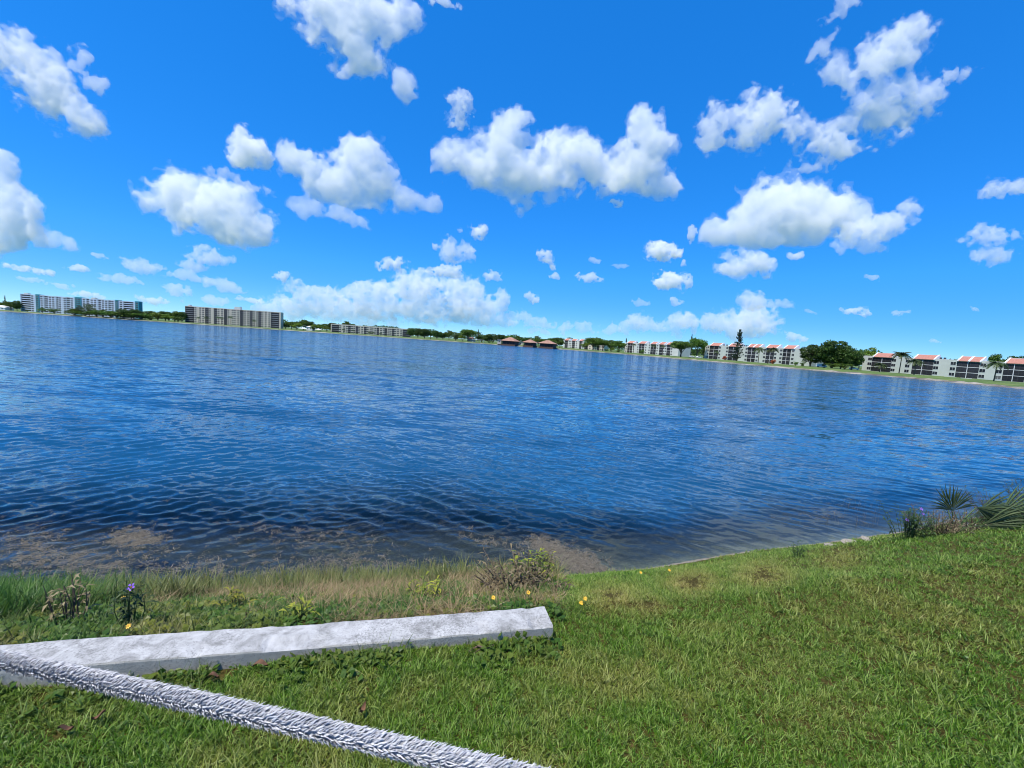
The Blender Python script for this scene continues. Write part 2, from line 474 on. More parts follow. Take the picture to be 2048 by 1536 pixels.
# ================================================================ buildings round the lake
M_WHITE = simple_mat('white_paint', (.74,.75,.75), .7, .06, .3)
M_CREAM = simple_mat('cream_stucco', (.62,.55,.43), .85, .08, .2)
M_BLUEWHITE = simple_mat('pale_blue_paint', (.62,.68,.74), .8, .07, .2)
M_TEAL = simple_mat('teal_paint', (.035,.26,.30), .75, .1, .3)
M_GREYGREEN = simple_mat('grey_green_stucco', (.50,.53,.47), .85, .08, .25)
M_PALEGREY = simple_mat('pale_grey_stucco', (.60,.61,.56), .85, .08, .25)
M_SLAB = simple_mat('slab_edge', (.60,.61,.60), .8, .08, .5)
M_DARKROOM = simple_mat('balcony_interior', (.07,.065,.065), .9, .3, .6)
M_ROOFFLAT = simple_mat('roof_gravel', (.45,.44,.42), .95, .1, .4)
M_RAIL = simple_mat('dark_rail', (.05,.05,.055), .5, .2, 1.0)
def glass_mat():
    m, nt, bs = new_mat('window_glass')
    tc = nd(nt, 'ShaderNodeObjectInfo')
    r = ramp(nt, tc.outputs['Random'], [(0.0, (.012,.015,.02)), (0.75, (.018,.02,.022)), (0.94, (.05,.05,.05)), (1.0, (.14,.14,.13))])
    nt.links.new(r.outputs[0], bs.inputs['Base Color'])
    bs.inputs['Roughness'].default_value = 0.3
    bs.inputs['Specular IOR Level'].default_value = 0.25
    return m
M_GLASS = glass_mat()
def screen_mat():
    m, nt, bs = new_mat('insect_screen')
    oi = nd(nt, 'ShaderNodeObjectInfo')
    r = ramp(nt, oi.outputs['Random'], [(0.0, (.010,.010,.012)), (1.0, (.03,.03,.034))])
    nt.links.new(r.outputs[0], bs.inputs['Base Color'])
    bs.inputs['Roughness'].default_value = 0.6
    bs.inputs['Alpha'].default_value = 0.88
    return m
M_SCREEN = screen_mat()
def tile_mat():
    m, nt, bs = new_mat('red_roof_tile')
    tc = nd(nt, 'ShaderNodeTexCoord')
    wv = nd(nt, 'ShaderNodeTexWave', i_Scale=1.6, i_Distortion=0.5); wv.bands_direction = 'X'
    nz = nd(nt, 'ShaderNodeTexNoise', i_Scale=1.4, i_Detail=6.0, i_Roughness=0.75)
    for n in (wv, nz): nt.links.new(tc.outputs['Object'], n.inputs['Vector'])
    r = ramp(nt, nz.outputs['Fac'], [(0.3, (.36,.15,.11)), (0.6, (.48,.22,.165)), (0.8, (.56,.31,.24))])
    nt.links.new(r.outputs[0], bs.inputs['Base Color'])
    b = nd(nt, 'ShaderNodeBump', i_Strength=0.8, i_Distance=0.08)
    nt.links.new(wv.outputs['Fac'], b.inputs['Height']); nt.links.new(b.outputs[0], bs.inputs['Normal'])
    bs.inputs['Roughness'].default_value = 0.85
    return m
M_TILE = tile_mat()
GZ0 = 1.5                                             # level of the ground the buildings stand on

def facade_frame(pxa, da, pxb, db):
    A = at_y(pxa, hz(pxa), da); B = at_y(pxb, hz(pxb), db)
    A2, B2 = Vector((A.x, A.y)), Vector((B.x, B.y))
    t = (B2-A2).normalized()
    def u(px):
        d = ray(px, hz(px)); dx, dy = d.x, d.y
        # A + t*s = k*d
        den = t.x*dy - t.y*dx
        return (-(A2.x*dy - A2.y*dx))/den
    return A2, t, (B2-A2).length, math.atan2(t.y, t.x), u

def block(name, label, cat, pxa, da, pxb, db, floors, sh, depth, wall_mat, bays, wins, win=(1.6, 1.25), rail='screen',
          towers=(), tower_wins=(), roofs=(), vents=(), parapet=0.5, extra=None, z0=GZ0, low=0.0, divs=(), trim=None):
    """an apartment block: wall piers between recessed balcony bays, windows, slabs, roofs"""
    A2, t, W, rz, u = facade_frame(pxa, da, pxb, db)
    root = empty(name, (A2.x, A2.y, z0), rz); tag(root, label, cat)
    H = floors*sh + low
    ub = sorted((max(0.0, u(a)), min(W, u(b))) for a, b in bays)
    ut = sorted((max(0.0, u(a)), min(W, u(b))) for a, b in towers)
    mb = MB()
    cuts = sorted(ub + ut); x = 0.0; rec = 1.5
    for a, b in cuts:
        if a > x + 0.05: mb.box(x, a, 0, depth, -1.0, H + parapet)
        x = max(x, b)
    if x < W - 0.05: mb.box(x, W, 0, depth, -1.0, H + parapet)
    for a, b in ub: mb.box(a, b, rec, depth - 0.02, -1.0, H + parapet - 0.02)
    mb.obj('wall', wall_mat, root)
    rf = MB(); rf.box(0.3, W-0.3, 0.4, depth-0.4, H + parapet + 0.003, H + parapet + 0.15); rf.obj('roof', M_ROOFFLAT, root)
    # towers
    tm = simple_cache_win(win)
    for i, (a, b) in enumerate(ut):
        q = MB(); q.box(a, b, -0.45, depth*0.8, -1.0, H + parapet + 0.9); q.obj('stair_tower', M_TEAL, root)
    slab_edge = trim or M_SLAB
    # windows
    wme = simple_cache_win(win)
    for px in wins:
        for k in range(floors):
            o = obj('window', wme, root, loc=(u(px), 0, low + k*sh + sh*0.55))
    for px in tower_wins:
        for k in range(floors):
            obj('window', wme, root, loc=(u(px), -0.45, low + k*sh + sh*0.55))
    # balconies
    for a, b in ub:
        key = (name, round(b-a, 2))
        dv = [u(d) for d in divs if a + 0.3 < u(d) < b - 0.3]
        q = MB()
        w = b - a
        q.box(0, w, 0.02, rec, -0.11, 0.11, 0)                                       # slab
        if rail == 'solid':
            q.box(0, w, 0.04, 0.16, 0.112, 1.0, 0)
        elif rail == 'screen':
            q.box(0.0, w, 0.10, 0.14, 0.112, sh-0.112, 2)
            q.box(0.0, w, 0.05, 0.098, 0.95, 1.03, 1)
            for d in dv: q.box(d-a-0.12, d-a+0.12, 0.0, 0.3, 0.112, sh-0.112, 0)
            for j in range(1, int(w/1.6)):
                q.box(j*1.6-0.04, j*1.6+0.04, 0.06, 0.098, 0.112, sh-0.112, 1)
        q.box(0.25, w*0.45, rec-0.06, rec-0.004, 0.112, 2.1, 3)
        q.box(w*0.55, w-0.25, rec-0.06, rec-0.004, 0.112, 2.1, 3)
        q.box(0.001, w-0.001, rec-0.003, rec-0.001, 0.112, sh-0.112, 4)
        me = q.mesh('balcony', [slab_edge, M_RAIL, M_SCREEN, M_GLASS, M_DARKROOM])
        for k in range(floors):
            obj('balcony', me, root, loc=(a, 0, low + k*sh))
        q = MB(); q.box(a, b, 0.0, rec, H-0.12, H + parapet - 0.03); q.obj('balcony_roof', wall_mat, root)
    # pitched tile roofs over the balcony bays, between white cheeks
    for (pa, pb) in roofs:
        a, b = u(pa), u(pb)
        y0, z_0, y1, z_1 = -0.35, H + 0.25, 3.0, H + 2.5
        q = MB()
        q.add([(a,y0,z_0),(b,y0,z_0),(b,y1,z_1),(a,y1,z_1),(a,y0,z_0-.18),(b,y0,z_0-.18),(b,y1,z_0-.18),(a,y1,z_0-.18)],
              [(0,1,2,3),(4,5,1,0),(5,6,2,1),(6,7,3,2),(7,4,0,3)])
        rr = q.obj('tile_roof', M_TILE, root)
        for c in (a, b):
            q = MB()
            c0, c1 = c-0.28, c+0.28
            vs_ = []
            for xx in (c0, c1): vs_ += [(xx,y0-.2,z_0-.25),(xx,y0-.2,z_0+.22),(xx,y1+.1,z_1+.3),(xx,y1+.6,z_1+.3),(xx,y1+.6,z_0-.25)]
            q.add(vs_, [(4,3,2,1,0),(5,6,7,8,9),(0,1,6,5),(1,2,7,6),(2,3,8,7),(3,4,9,8)])
            q.obj('roof_cheek', M_WHITE, root)
        q = MB(); q.box(a+.3, b-.3, y1+.02, y1+2.2, H+parapet+.16, z_1+.12); q.obj('roof_back', M_WHITE, root)
    for px in vents:
        q = MB(); a = u(px); q.box(a-.35, a+.35, 1.2, 2.0, H+parapet+.152, H+parapet+1.0); q.obj('roof_vent', M_RAIL, root)
    if extra: extra(root, u, H + parapet, W)
    return root
_wc = {}
def simple_cache_win(win):
    if win not in _wc:
        w, h = win; q = MB()
        q.box(-w/2-.1, w/2+.1, -.05, 0.0, -h/2-.14, -h/2-.02, 0)
        q.box(-w/2-.06, -w/2, -.04, 0.0, -h/2-.018, h/2, 0); q.box(w/2, w/2+.06, -.04, 0.0, -h/2-.018, h/2, 0)
        q.box(-w/2-.06, w/2+.06, -.04, 0.0, h/2+.002, h/2+.07, 0)
        q.box(-w/2+.002, w/2-.002, -.018, -.004, -h/2-.018, h/2, 1)
        q.box(-.03, .03, -.035, -.02, -h/2-.01, h/2-.01, 0)
        _wc[win] = q.mesh('window', [M_SLAB, M_GLASS])
    return _wc[win]
z1 = lambda x: x/6.827
z2 = lambda x: 280 + x/6.4
z3 = lambda x: 560 + x/6.827
z4 = lambda x: 840 + x/6.827
z5 = lambda x: 1100 + x/6.4
z6 = lambda x: 1380 + x/7.314
z7 = lambda x: 1580 + x/7.314
z8 = lambda x: 1800 + x/8.258

def rooftop(*boxes):
    def f(root, u, top, W):
        for (a, b, h) in boxes:
            q = MB(); q.box(u(a), u(b), 2, 5.5, top+.152, top+h); q.obj('lift_housing', M_PALEGREY, root)
    return f
block('apartment_tower', 'long pale blue eight-storey apartment block with teal stair towers at the left shore', 'building',
      z1(285), 528, z1(1902), 540, 8, 2.62, 7, M_BLUEWHITE,
      [(z1(a), z1(b)) for a, b in ((288,425),(600,660),(765,803),(905,962),(1178,1225),(1335,1385),(1475,1520),(1680,1825))],
      [z1(x) for x in (447,573,688,733,822,888,985,1150,1258,1303,1410,1453,1540,1655)], (2.5, 1.25), 'solid',
      towers=[(z1(a), z1(b)) for a, b in ((497,545),(1030,1118),(1580,1620),(1850,1902))], tower_wins=[z1(520), z1(1055), z1(1092), z1(1600), z1(1875)],
      extra=rooftop((z1(310), z1(365), 1.6), (z1(1230), z1(1285), 1.8)), trim=M_BLUEWHITE)
block('apartment_tower', 'cream eight-storey apartment block with dark screened balconies across the lake', 'building',
      z2(577), 545, z2(1800), 550, 8, 2.55, 7, M_CREAM,
      [(z2(a), z2(b)) for a, b in ((580,695),(832,880),(943,988),(1073,1115),(1276,1326),(1400,1442),(1512,1552),(1672,1782))],
      [z2(x) for x in (711,772,810,897,1005,1050,1131,1185,1213,1258,1345,1382,1460,1496,1566,1608,1655)], (2.4, 1.35), 'screen',
      extra=rooftop((z2(600), z2(630), 1.8), (z2(1195), z2(1272), 3.4)))
block('apartment_block', 'cream four-storey apartment block with dark balcony columns behind the white beach', 'building',
      z3(692), 575, z3(1780), 590, 4, 2.55, 15, M_CREAM,
      [(z3(a), z3(b)) for a, b in ((706,805),(928,966),(1032,1066),(1144,1181),(1318,1352),(1424,1461),(1526,1561),(1672,1776))],
      [z3(x) for x in (821,875,911,983,1014,1077,1122,1195,1236,1262,1300,1378,1413,1480,1508,1574,1611,1653)], (2.5, 1.3), 'screen', parapet=0.9)
block('apartment_block', 'small distant white block with reddish roofs left of the bushy tree row', 'building',
      z5(165), 560, z5(430), 530, 4, 2.45, 14, M_PALEGREY, [(z5(a), z5(b)) for a, b in ((186,226),(278,316),(372,402))],
      [z5(x) for x in (244,262,335,415)], (1.6, 1.2), 'screen', roofs=[(z5(182), z5(240)), (z5(274), z5(332)), (z5(368), z5(420))])
block('apartment_block', 'low cream wing half hidden behind the spreading green trees', 'building',
      z5(436), 500, z5(690), 485, 2, 2.6, 12, M_CREAM, [(z5(440), z5(485)), (z5(600), z5(634))], [z5(x) for x in (510,560,585,650,672)], (1.6, 1.2), 'screen')
block('apartment_block', 'pale grey four-storey block with five red roof sections and palms in front', 'building',
      z5(955), 442, z5(1640), 372, 4, 2.42, 14, M_PALEGREY, [(z5(a), z5(b)) for a, b in ((988,1050),(1135,1202),(1283,1352),(1393,1442),(1488,1537))],
      [z5(x) for x in (972,1066,1120,1222,1266,1368,1452,1474,1552)], (1.6, 1.2), 'screen',
      roofs=[(z5(985), z5(1060)), (z5(1132), z5(1215)), (z5(1283), z5(1352)), (z5(1390), z5(1455)), (z5(1486), z5(1562))], vents=[z5(1090), z5(1250)],
      divs=[z5(1019), z5(1168), z5(1317)])
block('apartment_block', 'grey-green four-storey block behind the tall norfolk pine with pink tile roofs', 'building',
      z6(210), 338, z6(1745), 262, 4, 2.56, 15, M_GREYGREEN, [(z6(a), z6(b)) for a, b in ((275,405),(550,700),(830,948),(1100,1218),(1343,1458))],
      [z6(x) for x in (255,425,530,812,975,1078,1238,1318,1492)], (1.5, 1.3), 'screen',
      roofs=[(z6(283), z6(425)), (z6(553), z6(705)), (z6(832), z6(912)), (z6(918), z6(1000)), (z6(1100), z6(1255)), (z6(1358), z6(1508))],
      vents=[z6(x) for x in (455,500,540,755,785,815)], divs=[z6(338), z6(620), z6(888), z6(1160), z6(1398)])
block('apartment_block', 'three-storey grey-green block with red tile roofs at the right edge of the lake', 'building',
      z7(1055), 242, 2130, 172, 3, 2.62, 15, M_GREYGREEN,
      [(z7(1185), z7(1475)), (z8(190), z8(535)), (z8(915), z8(1290)), (z8(1690), z8(2058)), (2084, 2112)],
      [z7(x) for x in (1155,1503,1708)] + [z8(x) for x in (580,856,1348,1622)] + [2056, 2078], (1.9, 1.45), 'screen',
      roofs=[(z7(1205), z7(1480)), (z8(205), z8(545)), (z8(930), z8(1110)), (z8(1118), z8(1305)), (z8(1710), z8(2075)), (2082, 2114)],
      vents=[z8(608), z8(675)], divs=[z7(1328), z8(352), z8(1095), z8(1860)])

# ---------------------------------------------------------------- lakeside pavilions
M_HIP = simple_mat('terracotta_shingle', (.30,.17,.12), .9, .3, .5)
M_WOOD = simple_mat('brown_timber', (.10,.055,.035), .8, .25, 1.0)
def pavilion(label, pxl, pxr, d, eave, apex):
    A2, t, W, rz, u = facade_frame(pxl, d, pxr, d-6)
    D = W*0.8
    root = empty('lakeside_pavilion', (A2.x, A2.y, 1.0), rz); tag(root, label, 'pavilion', 'terracotta roofed pavilions')
    q = MB(); ov = 1.0
    q.add([(-ov,-ov,eave),(W+ov,-ov,eave),(W+ov,D+ov,eave),(-ov,D+ov,eave),(W*.42,D*.5,apex),(W*.58,D*.5,apex)],
          [(0,1,5,4),(1,2,5),(2,3,4,5),(3,0,4),(3,2,1,0)])
    q.obj('hip_roof', M_HIP, root)
    q = MB(); q.box(0, W, 0, D, -1.0, .6); q.obj('deck', M_WOOD, root)
    n = max(4, int(W/3.2))
    pm = MB(); pm.box(-.16, .16, 0, .32, .6, eave); pm = pm.mesh('post', [M_WOOD])
    for i in range(n+1): obj('post', pm, root, loc=(0.2+(W-.4)*i/n, 0.05, 0))
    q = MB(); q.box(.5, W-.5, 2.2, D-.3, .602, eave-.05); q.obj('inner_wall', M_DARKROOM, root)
    q = MB(); q.box(.4, W-.4, .36, .42, 1.5, 1.6); q.box(.4, W-.4, .37, .41, 1.0, 1.06); q.obj('railing', M_WOOD, root)
    return root
pavilion('largest terracotta hip-roofed pavilion at the water, left of its neighbours', z4(1108), z4(1300), 474, 4.3, 8.6)
pavilion('middle terracotta hip-roofed pavilion standing over the water', z4(1405), z4(1545), 462, 4.0, 7.4)
pavilion('terracotta hip-roofed pavilion on the right, beside the small white block', z4(1620), z4(1820), 448, 4.2, 7.9)
def lowbox(name, label, cat, pxl, pxr, d, h, wall, roof, rise=0.0, zb=1.4, posts=False, D=6.0):
    A2, t, W, rz, u = facade_frame(pxl, d, pxr, d)
    root = empty(name, (A2.x, A2.y, zb), rz); tag(root, label, cat)
    q = MB()
    if posts:
        pm = MB(); pm.box(-.12, .12, -.12, .12, -.3, h); pm = pm.mesh('post', [wall])
        for i in range(5):
            for yy in (.3, D-.3): obj('post', pm, root, loc=(.3+(W-.6)*i/4, yy, 0))
    else:
        q.box(0, W, 0, D, -.5, h); q.obj('wall', wall, root)
        wm = simple_cache_win((1.4, 1.1))
        for i in range(max(1, int(W/4))): obj('window', wm, root, loc=(2+i*4 if W > 4 else W/2, 0, h*.55))
    q = MB()
    if rise:
        q.add([(-.4,-.4,h),(W+.4,-.4,h),(W+.4,D+.4,h),(-.4,D+.4,h),(W*.25,D*.5,h+rise),(W*.75,D*.5,h+rise)], [(0,1,5,4),(1,2,5),(2,3,4,5),(3,0,4),(3,2,1,0)])
    else:
        q.box(-.4, W+.4, -.4, D+.4, h+.003, h+.3)
    q.obj('roof', roof, root)
    return root
lowbox('link_building', 'low flat-roofed building joining the two left terracotta pavilions', 'building', z4(1302), z4(1402), 480, 3.6, M_CREAM, M_ROOFFLAT, D=8)
lowbox('side_building', 'small cream flat-roofed building beside the largest terracotta pavilion', 'building', z4(1058), z4(1106), 476, 4.4, M_CREAM, M_ROOFFLAT, D=8)
lowbox('picnic_shelter', 'open white flat-roofed shelter on posts by the beach', 'shelter', z4(710), z4(870), 500, 2.8, M_WHITE, M_WHITE, posts=True)
lowbox('beach_hut', 'small hut with a dull maroon roof behind the white shelter', 'hut', z4(650), z4(750), 530, 3.0, M_CREAM, M_HIP, rise=2.6)
lowbox('beach_house', 'white roofed house at the left edge of the picture', 'house', -25, z1(70), 520, 3.2, M_WHITE, M_WHITE, rise=2.4, D=9)
lowbox('white_house', 'small white house among trees left of the four-storey block', 'house', z3(355), z3(440), 545, 4.6, M_WHITE, M_WHITE, rise=1.6, D=7)
def canopy_tent(label, px, d, w, h=2.3):
    p = at_y(px, hz(px), d)
    root = empty('canopy_tent', (p.x, p.y, 1.3), 0); tag(root, label, 'tent', 'white beach canopies')
    q = MB(); q.add([(-w/2,-w/2,h),(w/2,-w/2,h),(w/2,w/2,h),(-w/2,w/2,h),(0,0,h+1.3)], [(0,1,4),(1,2,4),(2,3,4),(3,0,4),(3,2,1,0)]); q.obj('canopy', M_WHITE, root)
    pm = MB(); pm.tube([(0,0,-.3),(0,0,h)], [.05,.05], 6); pm = pm.mesh('pole', [M_SLAB])
    for sx in (-.47, .47):
        for sy in (-.47, .47): obj('pole', pm, root, loc=(sx*w, sy*w, 0))
canopy_tent('wide white canopy on the shore right of the cream tower', z3(315), 514, 8.0)
canopy_tent('small white canopy nearest the four-storey block', z3(525), 512, 6.0)

# ---------------------------------------------------------------- parked vehicles, benches
M_CARWHITE = simple_mat('white_car_paint', (.75,.76,.77), .25, .02, 1.0)
M_TYRE = simple_mat('tyre_rubber', (.02,.02,.02), .8, .2, 4.0)
M_RIM = simple_mat('wheel_rim', (.35,.35,.36), .35, .1, 4.0, metallic=.8)
def vehicle(label, px, d, rz, van=False, zb=1.55):
    p = at_y(px, hz(px), d)
    root = empty('parked_van' if van else 'parked_car', (p.x, p.y, zb), rz); tag(root, label, 'van' if van else 'car', 'vehicles parked by the lake')
    if van:
        prof = [(-2.7,.45),(-2.75,1.1),(-2.7,2.1),(1.2,2.2),(1.9,1.35),(2.65,1.15),(2.75,.5)]; glass = [(1.02,2.0),(1.6,1.38)]
    else:
        prof = [(-2.2,.35),(-2.25,.8),(-2.0,.95),(-1.3,1.42),(.3,1.45),(1.0,1.0),(2.1,.85),(2.2,.4)]; glass = [(-1.35,1.34),(.85,1.0)]
    w = .9; q = MB()
    n = len(prof)
    vs_ = [(x, -w*(1 if z < 1.05 else .86), z) for x, z in prof] + [(x, w*(1 if z < 1.05 else .86), z) for x, z in prof]
    fs_ = [tuple(range(n)), tuple(range(2*n-1, n-1, -1))] + [(i, i+n, (i+1) % n + n, (i+1) % n) for i in range(n)]
    q.add(vs_, fs_)
    b = q.obj('body', M_CARWHITE, root)
    for sy in (-1, 1):
        q = MB(); y = sy*w*.905
        xs = (.2, 1.5) if van else (-1.25, .55)
        q.add([(xs[0]-.15,sy*w*1.004,1.02),(xs[1]+.15,sy*w*1.004,1.02),(xs[1]-.25,y,1.36 if not van else 1.7),(xs[0]+.1,y,1.36 if not van else 1.95)], [(0,1,2,3) if sy < 0 else (3,2,1,0)])
        q.obj('side_window', M_GLASS, root)
    for x in (-1.5, 1.45):
        for sy in (-1, 1):
            q = MB(); q.tube([(x, sy*(w-.18), .33), (x, sy*(w+.03), .33)], [.33, .33], 14)
            wh = q.obj('wheel', M_TYRE, root)
            q = MB(); q.tube([(x, sy*(w+.03), .33), (x, sy*(w+.045), .33)], [.2, .19], 10); q.obj('rim', M_RIM, wh)
vehicle('white car parked under the trees between the two grey blocks', z6(135), 322, R(10))
vehicle('second white car half hidden by tree trunks left of the norfolk pine block', z6(30), 330, R(5))
vehicle('white van parked in the shade beside the big dark tree', z7(460), 246, R(-20), True)
vehicle('white car at the right foot of the big dark tree', z7(945), 232, R(-35))
def bench(label, px, d, w):
    p = at_y(px, hz(px), d)
    root = empty('lawn_bench', (p.x, p.y, 1.3), R(-35)); tag(root, label, 'bench', 'white benches on the far bank')
    q = MB(); q.box(-w/2, w/2, -.3, .3, .42, .52); q.obj('seat', M_WHITE, root)
    for s in (-.35, .35):
        q = MB(); q.box(s*w-.1, s*w+.1, -.22, .22, -.2, .418); q.obj('leg', M_WHITE, root)
bench('long white bench on the grass before the red-roofed block at right', z8(1105), 176, 3.4)
bench('short white bench on the far grass near the norfolk pine', z6(815), 290, 2.4)
# ================================================================ trees
def leaf_mat(name, dark, light, transl=0.25, rough=0.55, tip=None):
    m, nt, bs = new_mat(name)
    oi = nd(nt, 'ShaderNodeObjectInfo'); geo = nd(nt, 'ShaderNodeNewGeometry')
    hs = nd(nt, 'ShaderNodeHueSaturation')
    r = ramp(nt, geo.outputs['Random Per Island'], [(0.0, dark), (0.6, tuple((a+b)/2 for a, b in zip(dark, light))), (1.0, light)])
    nt.links.new(r.outputs[0], hs.inputs['Color'])
    mv = nd(nt, 'ShaderNodeMapRange'); mv.inputs['To Min'].default_value = 0.75; mv.inputs['To Max'].default_value = 1.3
    nt.links.new(oi.outputs['Random'], mv.inputs['Value']); nt.links.new(mv.outputs[0], hs.inputs['Value'])
    mh = nd(nt, 'ShaderNodeMapRange'); mh.inputs['To Min'].default_value = 0.488; mh.inputs['To Max'].default_value = 0.512
    nt.links.new(oi.outputs['Random'], mh.inputs['Value']); nt.links.new(mh.outputs[0], hs.inputs['Hue'])
    nt.links.new(hs.outputs[0], bs.inputs['Base Color']); bs.inputs['Roughness'].default_value = rough
    bs.inputs['Specular IOR Level'].default_value = 0.3
    tr = nd(nt, 'ShaderNodeBsdfTranslucent'); nt.links.new(hs.outputs[0], tr.inputs['Color'])
    mx = nd(nt, 'ShaderNodeMixShader'); mx.inputs[0].default_value = transl
    nt.links.new(bs.outputs[0], mx.inputs[1]); nt.links.new(tr.outputs[0], mx.inputs[2])
    nt.links.new(mx.outputs[0], nt.nodes['Material Output'].inputs['Surface'])
    return m
M_LEAF = leaf_mat('tree_leaf', (.030,.072,.010), (.15,.26,.03))
M_LEAF_D = leaf_mat('dark_tree_leaf', (.016,.044,.008), (.090,.16,.024))
M_LEAF_L = leaf_mat('bright_tree_leaf', (.07,.13,.012), (.23,.32,.035))
M_LEAF_C = leaf_mat('casuarina_needle', (.04,.07,.022), (.14,.17,.055))
M_LEAF_N = leaf_mat('conifer_needle', (.010,.026,.012), (.035,.06,.025))
M_LEAF_P = leaf_mat('palm_leaf', (.022,.045,.014), (.085,.12,.035))
M_LEAF_O = leaf_mat('orange_bloom', (.28,.05,.015), (.50,.13,.04))
M_BARK = simple_mat('bark', (.13,.10,.075), .95, .3, 3.0, .6)
def leaf_quads(ctr, r, size, rs, flat=0.0):
    """leaf faces at the points ctr (n,3)"""
    n = len(ctr)
    nrm = rs.normal(size=(n, 3)); nrm[:, 2] += flat; nrm /= np.linalg.norm(nrm, axis=1)[:, None]
    a = np.cross(nrm, rs.normal(size=(n, 3))); a /= np.linalg.norm(a, axis=1)[:, None]
    b = np.cross(nrm, a)
    s = size*rs.uniform(.6, 1.4, (n, 1))
    v = np.stack([ctr-a*s*.5, ctr+b*s*.33, ctr+a*s*.62, ctr-b*s*.33], 1).reshape(-1, 3)
    f = np.arange(4*n).reshape(n, 4)
    return v, f
def crown_mesh(seed, mat, clumps=22, per=80, leaf=.05, low=.28, umbrella=False, sparse=False):
    """crown in a unit box: width 1, height 1, base at z = 0"""
    rs = np.random.default_rng(seed)
    V_, n_ = [], 0
    cs = []
    for i in range(clumps):
        for _ in range(60):
            p = rs.uniform(-1, 1, 3)
            if umbrella: ok = p[0]**2+p[1]**2 < 1 and p[2] > -.2-.4*(1-(p[0]**2+p[1]**2)) and p[2] < .9*math.sqrt(max(0, 1-(p[0]**2+p[1]**2)))+.1
            else: ok = (p**2).sum() < 1 and (p**2).sum() > (.15 if i > 4 else 0)
            if ok: break
        cs.append(p)
    zc, zr = (low+1)/2, (1-low)/2
    C_ = []
    for p in cs:
        rr = rs.uniform(.10, .19)*(0.8 if sparse else 1)
        c = np.array([p[0]*(.5-rr*.8), p[1]*(.5-rr*.8), zc + p[2]*(zr-rr*.7)])
        m = int(per*rs.uniform(.7, 1.3))
        d = rs.normal(size=(m, 3)); d /= np.linalg.norm(d, axis=1)[:, None]
        d[:, 2] = np.abs(d[:, 2])*rs.choice([1, 1, 1, -.6], m)
        C_.append(c + d*rr*rs.uniform(.55, 1.1, (m, 1))*np.array([1.15, 1.15, .8]))
    v, f = leaf_quads(np.concatenate(C_), 0, leaf, rs, .7)
    return mesh_np('crown', v, f, [mat]), cs, (zc, zr)
def trunk_mesh(seed, cs, zz, low, limbs=7, r=.028):
    rs = np.random.default_rng(seed); q = MB()
    zc, zr = zz
    fork = low*.8
    q.tube([(0,0,-.06),(.008,.0,fork*.5),(0,.01,fork)], [r*1.35, r, r*.85], 7)
    for p in cs[:limbs]:
        e = (p[0]*.36, p[1]*.36, zc + p[2]*zr*.7)
        q.tube([(0,0,fork*.9), (e[0]*.45, e[1]*.45, fork+(e[2]-fork)*.55), e], [r*.65, r*.42, r*.15], 5, cap=False)
    return q.mesh('trunk', [M_BARK], True)
TREES = {}
def make_kind(key, mat, n, **kw):
    TREES[key] = []
    for i in range(n):
        me, cs, zz = crown_mesh(hash_(key)+i*17, mat, **kw)
        TREES[key].append((me, trunk_mesh(hash_(key)+i, cs, zz, kw.get('low', .28))))
def hash_(s): return sum((i+1)*ord(c) for i, c in enumerate(s))
make_kind('broad', M_LEAF, 4, clumps=24, per=85, leaf=.066)
make_kind('dark', M_LEAF_D, 3, clumps=38, per=110, leaf=.056, low=.10)
make_kind('bright', M_LEAF_L, 2, clumps=20, per=75, leaf=.07, low=.12)
make_kind('umbrella', M_LEAF, 2, clumps=34, per=110, leaf=.05, low=.30, umbrella=True)
make_kind('bush', M_LEAF, 3, clumps=16, per=70, leaf=.07, low=.0)
make_kind('feathery', M_LEAF_C, 2, clumps=26, per=50, leaf=.05, low=.08, sparse=True)
make_kind('orange', M_LEAF_O, 1, clumps=14, per=60, leaf=.09, low=.0)
def conifer_mesh(seed, tiers=15, full=1.0):
    """norfolk pine: whorls of level branches with upturned sprays"""
    rs = np.random.default_rng(seed); cen = []
    for t in range(tiers):
        z = .12 + .86*t/(tiers-1)
        L = (.5*(1-z)**.75 + .05)*rs.uniform(.75, 1.1)*full
        if rs.random() < .12: L *= .5
        for k in range(7):
            a = rs.uniform(0, 2*math.pi)
            for j in range(9):
                f = (j+1)/9
                cen.append((math.cos(a)*L*f, math.sin(a)*L*f, z - .03*f + .05*f*f + rs.normal()*.008))
    c = np.array(cen) + rs.normal(size=(len(cen), 3))*.012
    v, f = leaf_quads(c, 0, .075, rs, .4)
    q = MB(); q.tube([(0,0,-.04),(0,0,.5),(0,0,.99)], [.022,.014,.004], 6)
    return mesh_np('crown', v, f, [M_LEAF_N]), q.mesh('trunk', [M_BARK], True)
TREES['conifer'] = [conifer_mesh(5), conifer_mesh(9, 12)]
